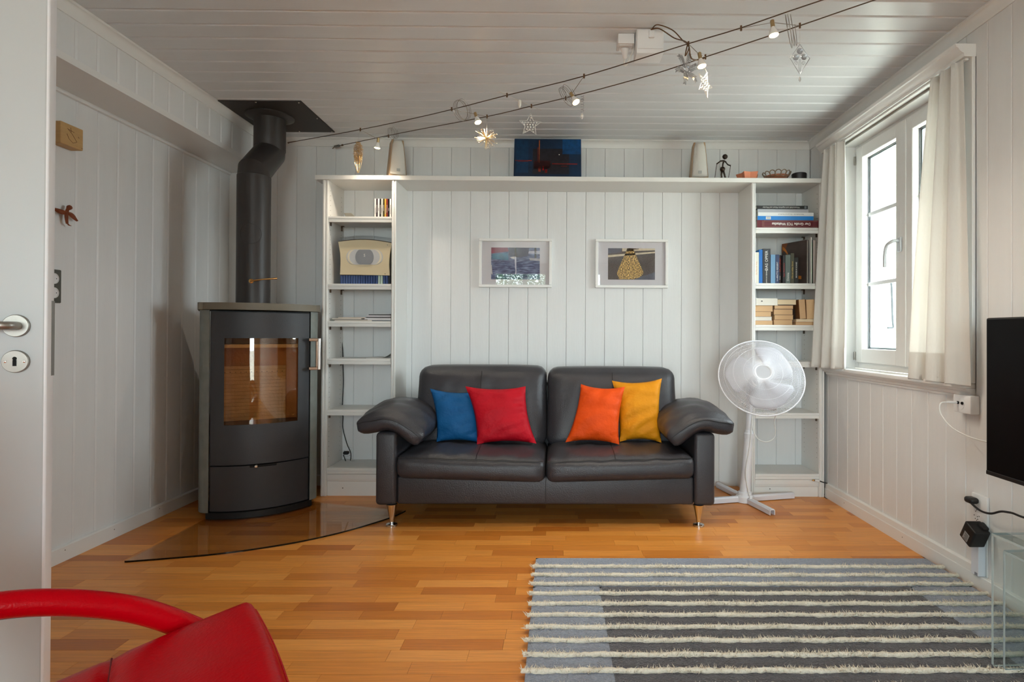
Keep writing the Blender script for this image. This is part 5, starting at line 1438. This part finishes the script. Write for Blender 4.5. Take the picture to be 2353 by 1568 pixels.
T([(-0.018,-0.01,0.118),(-0.034,-0.016,0.106),(-0.046,-0.024,0.096)],[0.004,0.0042,0.004],'arm'); T([(0.020,0.004,0.116),(0.030,-0.008,0.096),(0.044,-0.02,0.086)],[0.004,0.0042,0.004],'arm')
T([(-0.046,-0.024,0.102),(-0.060,-0.028,0.004)],0.0018,'ski_pole'); T([(0.046,-0.02,0.092),(0.030,-0.026,0.004)],0.0018,'ski_pole')
# star shaped dish
dz = thing('star_dish', 'orange pink star shaped clay dish on the long shelf', 'dish', (1.258,3.86,2.0705))
def starp(r0,r1,n=5,ph=0.3): return [((r0 if k%2 == 0 else r1)*math.cos(math.pi*k/n+ph),(r0 if k%2 == 0 else r1)*math.sin(math.pi*k/n+ph)) for k in range(2*n)]
a,b_,c = starp(0.062,0.040),starp(0.078,0.050),starp(0.070,0.042)
vs = [(p[0],p[1],0) for p in a]+[(p[0],p[1],0.045) for p in b_]+[(p[0],p[1],0.045) for p in c]+[(p[0]*0.9,p[1]*0.9,0.008) for p in a]
fs = [tuple(range(10))[::-1],tuple(range(30,40))]
for l0 in (0,10,20):
    fs += [(l0+i,l0+(i+1)%10,l0+10+(i+1)%10,l0+10+i) for i in range(10)]
part('dish', MB().add(vs,fs), mat('salmon_clay', (214,132,98), 0.6), dz)
# looped glass bowl
gb = thing('looped_bowl', 'brown glass bowl with looped rim on the long shelf', 'bowl', (1.45,3.87,2.0705))
BWN = mat('smoky_glass_loops', (150,128,104), 0.15, trans=0.3, ior=1.45)
part('bowl', MB().lathe([(0.035,0.0),(0.055,0.006),(0.078,0.030),(0.074,0.030),(0.05,0.010),(0.0,0.006)], (0,0,0), (0,0,1), 28), mat('rust_bowl', (150,92,66), 0.3), gb, 50)
for i in range(14):
    a = 2*math.pi*i/14; e = Vector((math.cos(a),math.sin(a),0)); s_ = Vector((-math.sin(a),math.cos(a),0))
    part('rim_loop', MB().tube([e*(0.078+0.012*math.cos(q_))+s_*0.019*math.sin(q_)+Vector((0,0,0.036+0.018*math.cos(q_))) for q_ in [2*math.pi*j/16 for j in range(16)]],0.0032,6,closed=True), BWN, gb, 60)
tn = thing('round_tin', 'low black round tin with a domed lid on the long shelf', 'tin', (1.600,3.87,2.0705))
part('can', MB().lathe([(0.046,0),(0.047,0.003),(0.047,0.040)], (0,0,0), (0,0,1), 36), mat('black_tin', (38,34,34), 0.4), tn, 40)
part('lid', MB().lathe([(0.0475,0.036),(0.0475,0.046),(0.044,0.050),(0.02,0.054),(0.0,0.055)], (0,0,0), (0,0,1), 36), mat('black_tin', (38,34,34), 0.4), tn, 40)

# ================================================================== FRAMED PICTURES
FRM = mat('white_picture_frame', (238,236,232), 0.35); MATB = mat('pale_lilac_mat', (206,202,206), 0.8); PGL = glass('picture_glass', (255,255,255), 0.0, 1.45, 0.03)
def print_mat(name, kind):
    m = bpy.data.materials.new(name); m.use_nodes = True
    nt = m.node_tree; N = nt.nodes; L = nt.links; b = N['Principled BSDF']; b.inputs['Roughness'].default_value = 0.6
    tc = N.new('ShaderNodeTexCoord'); mp = N.new('ShaderNodeMapping'); L.new(tc.outputs['Object'], mp.inputs[0])
    n = N.new('ShaderNodeTexNoise'); L.new(mp.outputs[0], n.inputs['Vector']); cr = N.new('ShaderNodeValToRGB'); L.new(n.outputs[0], cr.inputs[0])
    e = cr.color_ramp.elements
    if kind == 'water':
        mp.inputs['Scale'].default_value = (9,1,42); n.inputs['Scale'].default_value = 2.2; n.inputs['Detail'].default_value = 4
        e[0].position = 0.42; e[0].color = lin((40,52,98)); e[1].position = 0.72; e[1].color = lin((134,150,186))
        L.new(cr.outputs[0], b.inputs['Base Color'])
    elif kind == 'glitter':
        mp.inputs['Scale'].default_value = (60,1,150); n.inputs['Scale'].default_value = 2.0; n.inputs['Detail'].default_value = 2
        e[0].position = 0.45; e[0].color = lin((66,52,38)); e[1].position = 0.585; e[1].color = lin((252,216,136))
        x = e.new(0.52); x.color = lin((184,138,62))
        L.new(cr.outputs[0], b.inputs['Base Color'])
    else:
        mp.inputs['Scale'].default_value = (40,1,90); n.inputs['Scale'].default_value = 3
        e[0].position = 0.4; e[0].color = lin((62,54,52)); e[1].position = 0.7; e[1].color = lin((92,84,82))
        L.new(cr.outputs[0], b.inputs['Base Color'])
    return m
def picture(label, cx_, cz_, pw, ph, bm, shapes, dz_):
    W_, H_ = 0.505, 0.338; y0_ = YB
    t = thing('framed_picture', label, 'picture', (cx_,y0_-0.012,cz_-H_/2), group='framed pictures over the sofa')
    def B(a,b__,c,d,e_,f_): return MB().box(a,b__,c,d,e_,f_)
    for (a,b__,c,d) in ((-W_/2,W_/2,H_-0.019,H_),(-W_/2,W_/2,0,0.019),(-W_/2,-W_/2+0.020,0.019,H_-0.019),(W_/2-0.020,W_/2,0.019,H_-0.019)):
        part('frame_rail', MB().rbox(a,b__,-0.012,0.0115,c,d,0.003,2), FRM, t)
    part('mat_board', B(-W_/2+0.018,W_/2-0.018,0.003,0.006,0.017,H_-0.017), MATB, t)
    z0_ = H_/2+dz_
    pr = part('print', MB().box(-pw/2,pw/2,0.0022,0.0029,z0_-ph/2,z0_+ph/2), bm, t)
    for (pts,mm) in shapes:
        part('print_detail', MB().add([(p[0]*pw-pw/2,0.0020,z0_+ph/2-p[1]*ph) for p in pts],[tuple(range(len(pts)))]), mm, pr)
    part('pane', B(-W_/2+0.018,W_/2-0.018,-0.0035,-0.0020,0.017,H_-0.017), PGL, t)
    return t
WAT = print_mat('water_photo','water'); GLI = print_mat('golden_glitter','glitter'); DRK = print_mat('dark_pavement','dark')
pc = lambda n_,rgb,v=0.2: mat('photo_'+n_, rgb, 0.6, var=v, vscale=30)
picture('white framed photo of blue rippling water with boat reflections', -0.2885, 1.542, 0.336, 0.220, WAT, [
    ([(0,0.0),(0.34,0.0),(0.36,0.12),(0.0,0.19)], pc('crimson',(122,44,74),0.3)),
    ([(0.02,0.2),(0.34,0.17),(0.36,0.40),(0.02,0.36)], pc('teal',(54,112,142),0.35)),
    ([(0.36,0.0),(0.78,0.0),(0.76,0.26),(0.55,0.31),(0.36,0.24)], pc('hull',(52,56,84),0.2)),
    ([(0.48,0.0),(0.513,0.0),(0.518,0.62),(0.49,0.62)], pc('mast',(206,206,218),0.1)),
    ([(0.49,0.62),(0.518,0.62),(0.52,0.72),(0.515,0.84),(0.495,0.83),(0.505,0.72)], pc('mast',(206,206,218),0.1)),
    ([(0.78,0.10),(1.0,0.10),(1.0,0.20),(0.76,0.18)], pc('pale_hull',(176,178,196),0.2)),
    ([(0.89,0.0),(0.93,0.0),(0.93,0.33),(0.89,0.33)], pc('post',(34,36,48),0.1)),
    ([(0.38,0.30),(0.48,0.28),(0.48,0.36),(0.42,0.34)], pc('foam',(200,196,196),0.2)),
    ([(0.78,0.32),(1.0,0.34),(1.0,0.42),(0.80,0.40)], pc('haze',(168,164,172),0.2)),
    ([(0.0,0.55),(0.012,0.55),(0.02,0.72),(0.03,0.84),(0.015,0.86),(0.0,0.80)], pc('foam',(200,196,196),0.2))], -0.003)
picture('white framed photo of golden light glittering on dark paving', 0.5165, 1.542, 0.326, 0.218, DRK, [
    ([(0.0,0.0),(0.30,0.0),(0.27,0.14),(0.0,0.17)], pc('slate',(84,88,102),0.2)),
    ([(0.30,0.0),(1.0,0.0),(1.0,0.06),(0.30,0.10)], pc('sand',(206,190,164),0.15)),
    ([(0.0,0.22),(1.0,0.10),(1.0,0.15),(0.0,0.29)], pc('sand',(206,190,164),0.15)),
    ([(0.53,0.01),(0.65,0.01),(0.65,0.035),(0.53,0.035)], pc('post',(34,36,48),0.1)),
    ([(0.41,0.0),(0.53,0.0),(0.60,0.24),(0.69,0.54),(0.76,0.78),(0.70,0.90),(0.58,0.985),(0.24,0.99),(0.19,0.80),(0.25,0.56),(0.34,0.26)], GLI),
    ([(0.52,0.99),(1.0,0.76),(1.0,1.0),(0.5,1.0)], pc('slate',(84,88,102),0.2))], -0.002)
# ================================================================== SOCKETS, CABLES AND WALL THINGS
def prongs(parent, spots, ax, r=0.0022, m=None):
    for p in spots: part('socket_hole', MB().lathe([(r,0),(r,0.0006)], p, ax, 8), m or DARKIN, parent, world=True)
# socket inside the left bookcase
t = thing('wall_socket', 'white wall socket with a black plug inside the left bookcase', 'socket', (-1.445,YB,0.185))
part('plate', MB().rbox(-1.474,-1.410,YB-0.010,YB,0.186,0.262,0.003,2), PLASTIC, t, 40, world=True)
prongs(t, [(x,YB-0.0103,z) for x,z in ((-1.462,0.238),(-1.462,0.206),(-1.449,0.203),(-1.436,0.203),(-1.424,0.208))], (0,-1,0))
pg = thing('appliance_cord', 'black appliance cord dropping behind the shelves to the socket', 'cord', (-1.45,4.03,0.19))
part('plug', MB().rbox(-1.460,-1.424,YB-0.046,YB-0.0105,0.218,0.240,0.008,3), BLACKP, pg, 50, world=True)
cd = [U(780,668,'y',4.062),U(779,720,'y',4.062),U(779,748,'y',4.062),U(786,790,'y',4.062),U(788,822,'y',4.062),U(788,840,'y',4.062),U(789,880,'y',4.062),U(787,930,'y',4.062),U(788,960,'y',4.062),U(788,985,'y',4.062),U(797,1020,'y',4.06),U(806,1043,'y',4.05),U(803,1070,'y',4.03),U(799,1075,'y',4.02),U(795,1062,'y',4.02),U(789,1046,'y',4.035)]
part('cord', MB().tube(catmull([tuple(p) for p in cd],5),0.0030,8), CABLEB, pg, 60, world=True)
part('cord_tail', MB().tube(catmull([tuple(U(804,1060,'y',4.03)),tuple(U(815,1060,'y',4.03)),tuple(U(832,1063,'y',4.02))],6),0.0022,8), CABLEB, pg, 60, world=True)
# double socket on the left wall
t = thing('double_socket', 'dark grey wall plate with two round white sockets beside the door', 'socket', (XL,2.62,1.18))
part('plate', MB().rbox(XL,XL+0.009,2.545,2.695,1.181,1.332,0.004,2), mat('grey_plate', (92,92,84), 0.4), t, 40, world=True)
for zz in (1.290,1.226):
    s_ = part('socket_insert', MB().lathe([(0.024,0),(0.024,0.004),(0.021,0.0045),(0.0205,0.002),(0.0,0.002)], (XL+0.009,2.653,zz), (1,0,0), 28), PLASTIC, t, 35, world=True)
    prongs(s_, [(XL+0.0112,2.653+d,zz) for d in (0.012,-0.008)], (1,0,0))
# carved wooden block
WOOD = mat('pale_carved_wood', (196,158,104), 0.55, bump=0.15, bscale=40, var=0.10, vscale=8, stretch=(1,1,8))
t = thing('carved_block', 'pale wooden block with a carved sign on the left wall', 'wall ornament', (XL,2.70,1.88))
part('block', MB().rbox(XL,XL+0.055,2.628,2.752,1.893,1.992,0.004,2), WOOD, t, world=True)
CRV = mat('carved_groove', (110,78,40), 0.7)
def cv_(ps): part('carving', MB().tube([(XL+0.0552,p[0],p[1]) for p in ps],0.0011,5), CRV, t, world=True)
cv_([(2.668,1.966),(2.690,1.950),(2.716,1.922)]); cv_([(2.66,1.944),(2.672,1.924),(2.694,1.912),(2.712,1.920)]); cv_([(2.662,1.968),(2.70,1.962)]); cv_([(2.680,1.978),(2.684,1.958)]); cv_([(2.722,1.950),(2.728,1.944)]); cv_([(2.742,1.903),(2.748,1.903)])
# wooden bird
BIRD = mat('red_brown_wood', (126,62,30), 0.45, bump=0.1, bscale=60)
t = thing('wooden_bird', 'small red brown wooden bird on the left wall', 'wall ornament', (XL,2.70,1.55))
def leaf(p0,p1,wd,th,bend=0.0,n=10):
    p0,p1 = Vector(p0),Vector(p1); d = p1-p0; s_ = Vector((0,-d.z,d.y)).normalized(); vs=[]; fs=[]
    for i in range(n+1):
        q = i/n; c = p0+d*q+s_*bend*math.sin(math.pi*q); w_ = wd*math.sin(math.pi*(0.08+0.84*q))**0.8
        vs += [c+s_*w_, c+Vector((th,0,0)), c-s_*w_, c-Vector((th*0.3,0,0))]
    for i in range(n):
        a = 4*i
        for k in range(4): fs.append((a+k,a+(k+1)%4,a+4+(k+1)%4,a+4+k))
    fs += [(3,2,1,0),(4*n,4*n+1,4*n+2,4*n+3)]
    return MB().add(vs,fs)
bx_ = XL+0.022
part('body', leaf((bx_,2.712,1.630),(bx_,2.702,1.545),0.010,0.010,-0.006), BIRD, t, 60, world=True)
part('wing', leaf((bx_,2.712,1.596),(bx_,2.630,1.600),0.011,0.006,0.004), BIRD, t, 60, world=True)
part('wing', leaf((bx_,2.706,1.598),(bx_,2.762,1.570),0.012,0.006,0.004), BIRD, t, 60, world=True)
part('head', MB().lathe([(0.002,-0.012),(0.010,-0.006),(0.012,0.0),(0.009,0.007),(0.002,0.011)], (bx_+0.004,2.713,1.622), (0,0,1), 14), BIRD, t, 60, world=True)
part('tail', leaf((bx_,2.703,1.562),(bx_,2.728,1.540),0.004,0.004,-0.008), BIRD, t, 60, world=True)
part('hanger_pin', MB().tube([(XL,2.708,1.596),(bx_,2.708,1.596)],0.003,6), BIRD, t, world=True)
# surface socket box under the sill
t = thing('aerial_socket', 'white aerial socket box on the wall under the curtain hem', 'socket', (XR,2.49,0.725))
part('box', MB().rbox(XR-0.042,XR,2.432,2.540,0.722,0.800,0.006,2), PLASTIC, t, 40, world=True)
ins = part('socket_ring', MB().lathe([(0.024,0),(0.024,0.002),(0.021,0.0025)], (XR-0.042,2.492,0.760), (-1,0,0), 28), PLASTIC, t, 40, world=True)
for yy in (2.502,2.476): part('jack', MB().lathe([(0.0065,0),(0.0065,0.004),(0.004,0.0042),(0.004,0.002)], (XR-0.0445,yy,0.765), (-1,0,0), 14), DARKIN, ins, 40, world=True)
ac = thing('aerial_lead', 'white aerial lead looping from the socket box to the television', 'cord', (1.70,2.45,0.62))
part('plug', MB().lathe([(0.0035,0),(0.0055,0.004),(0.0055,0.028),(0.003,0.040)], (XR-0.049,2.502,0.765), (-1,0.35,0), 12), PLASTIC, ac, 40, world=True)
part('lead', MB().tube(catmull([(1.680,2.515,0.765),(1.655,2.520,0.758),(1.645,2.500,0.715),(1.650,2.43,0.665),(1.670,2.33,0.640),(1.690,2.22,0.640),(1.685,2.05,0.66),(1.672,1.98,0.70)],7),0.0028,8), CABLEW, ac, 60, world=True)
# tall socket plate and plugs
t = thing('wall_socket', 'tall white wall socket plate beneath the television', 'socket', (XR,2.425,0.232))
part('plate', MB().rbox(XR-0.011,XR,2.380,2.470,0.232,0.392,0.003,2), PLASTIC, t, 40, world=True)
prongs(t, [(XR-0.0112,y_,z_) for y_,z_ in ((2.448,0.332),(2.444,0.318),(2.438,0.325),(2.452,0.300),(2.446,0.287),(2.434,0.298),(2.438,0.282),(2.432,0.288),(2.430,0.272),(2.424,0.302))], (-1,0,0))
pc_ = thing('television_lead', 'black power lead from the tall socket plate to the television', 'cord', (1.72,2.40,0.36))
part('plug', MB().soft(XR-0.050,XR-0.0115,2.418,2.466,0.352,0.378,0.011,(8,8,6)), BLACKP, pc_, 60, world=True)
part('lead', MB().tube(catmull([(XR-0.045,2.425,0.358),(XR-0.052,2.36,0.345),(XR-0.055,2.30,0.352),(XR-0.06,2.24,0.378),(XR-0.07,2.18,0.392),(XR-0.085,2.05,0.42),(1.672,1.95,0.60)],7),0.0042,8), CABLEB, pc_, 60, world=True)
ad = thing('power_adapter', 'black power adapter with a grey label plugged into the tall socket plate', 'adapter', (1.715,2.42,0.20))
ad.rotation_euler = (R(28),0,0)
part('housing', MB().rbox(-0.028,0.0375,-0.034,0.036,0.0,0.082,0.007,3), BLACKP, ad, 40)
part('plug_neck', MB().rbox(0.010,0.0375,-0.02,0.02,0.055,0.092,0.006,2), BLACKP, ad, 40)
part('rating_label', MB().box(-0.0286,-0.0279,-0.014,0.016,0.010,0.046), mat('silver_label', (150,150,150), 0.4), ad)
for i in range(5): part('label_print', MB().box(-0.0292,-0.0287,-0.010,0.010-0.004*(i%2),0.014+i*0.006,0.0155+i*0.006), INKD, ad)
# white cable duct
t = thing('cable_duct', 'short white vertical cable duct under the socket plate', 'cable duct', (XR,2.425,0.06))
part('duct', MB().rbox(XR-0.030,XR-0.0002,2.402,2.446,0.0612,0.228,0.002,1), mat('bluish_white_plastic', (222,224,232), 0.35), t, world=True)
part('opening', MB().box(XR-0.0306,XR-0.0299,2.408,2.424,0.062,0.074), mat('grey_gap', (130,134,144), 0.6), t, world=True)
# pipe valve and lead at the foot of the right bookcase
t = thing('cable_stub', 'short cable stub with a brass tip at the foot of the right bookcase', 'cable', (1.69,3.78,0.10))
part('sleeve', MB().tube([(1.672,3.790,0.112),(1.700,3.785,0.108)],0.009,12), CABLEW, t, 50, world=True)
part('tip', MB().lathe([(0.004,0),(0.006,0.004),(0.006,0.012),(0.003,0.016)], (1.672,3.790,0.112), (-1,0.1,0.05), 10), BRASS, t, 40, world=True)
part('lead', MB().tube(catmull([(1.700,3.785,0.110),(1.722,3.780,0.102),(1.745,3.770,0.098)],5),0.0035,8), CABLEB, t, 60, world=True)
# ================================================================== GARDEN OUTSIDE THE REAR WINDOW
LEAF = mat('garden_leaves', (96,140,52), 0.6, var=0.3, vscale=5)
def bush(label, c, r, seed):
    rr = random.Random(seed); mb = MB()
    for i in range(5000):
        d = Vector((rr.gauss(0,1),rr.gauss(0,1),rr.gauss(0,1))).normalized()*r*rr.uniform(0.75,1.0)
        p = Vector(c)+Vector((d.x,d.y*0.6,d.z)); a = Vector((rr.gauss(0,1),rr.gauss(0,1),rr.gauss(0,1))).normalized()
        b_ = a.orthogonal().normalized(); L_ = rr.uniform(0.05,0.09)
        mb.add([p,p+a*L_*0.5+b_*L_*0.25,p+a*L_,p+a*L_*0.5-b_*L_*0.25],[(0,1,2,3)])
    t = thing('garden_tree', label, 'tree', (c[0],c[1],-0.3))
    part('foliage', mb, LEAF, t, world=True)['kind'] = 'stuff'
    part('trunk', MB().tube([(c[0],c[1],-0.3),(c[0],c[1],c[2])],[0.09,0.05],10), mat('bark', (92,74,56), 0.9), t, world=True)
bush('leafy green garden tree beyond the garden side window', (-0.75,-5.6,2.7), 0.85, 4)
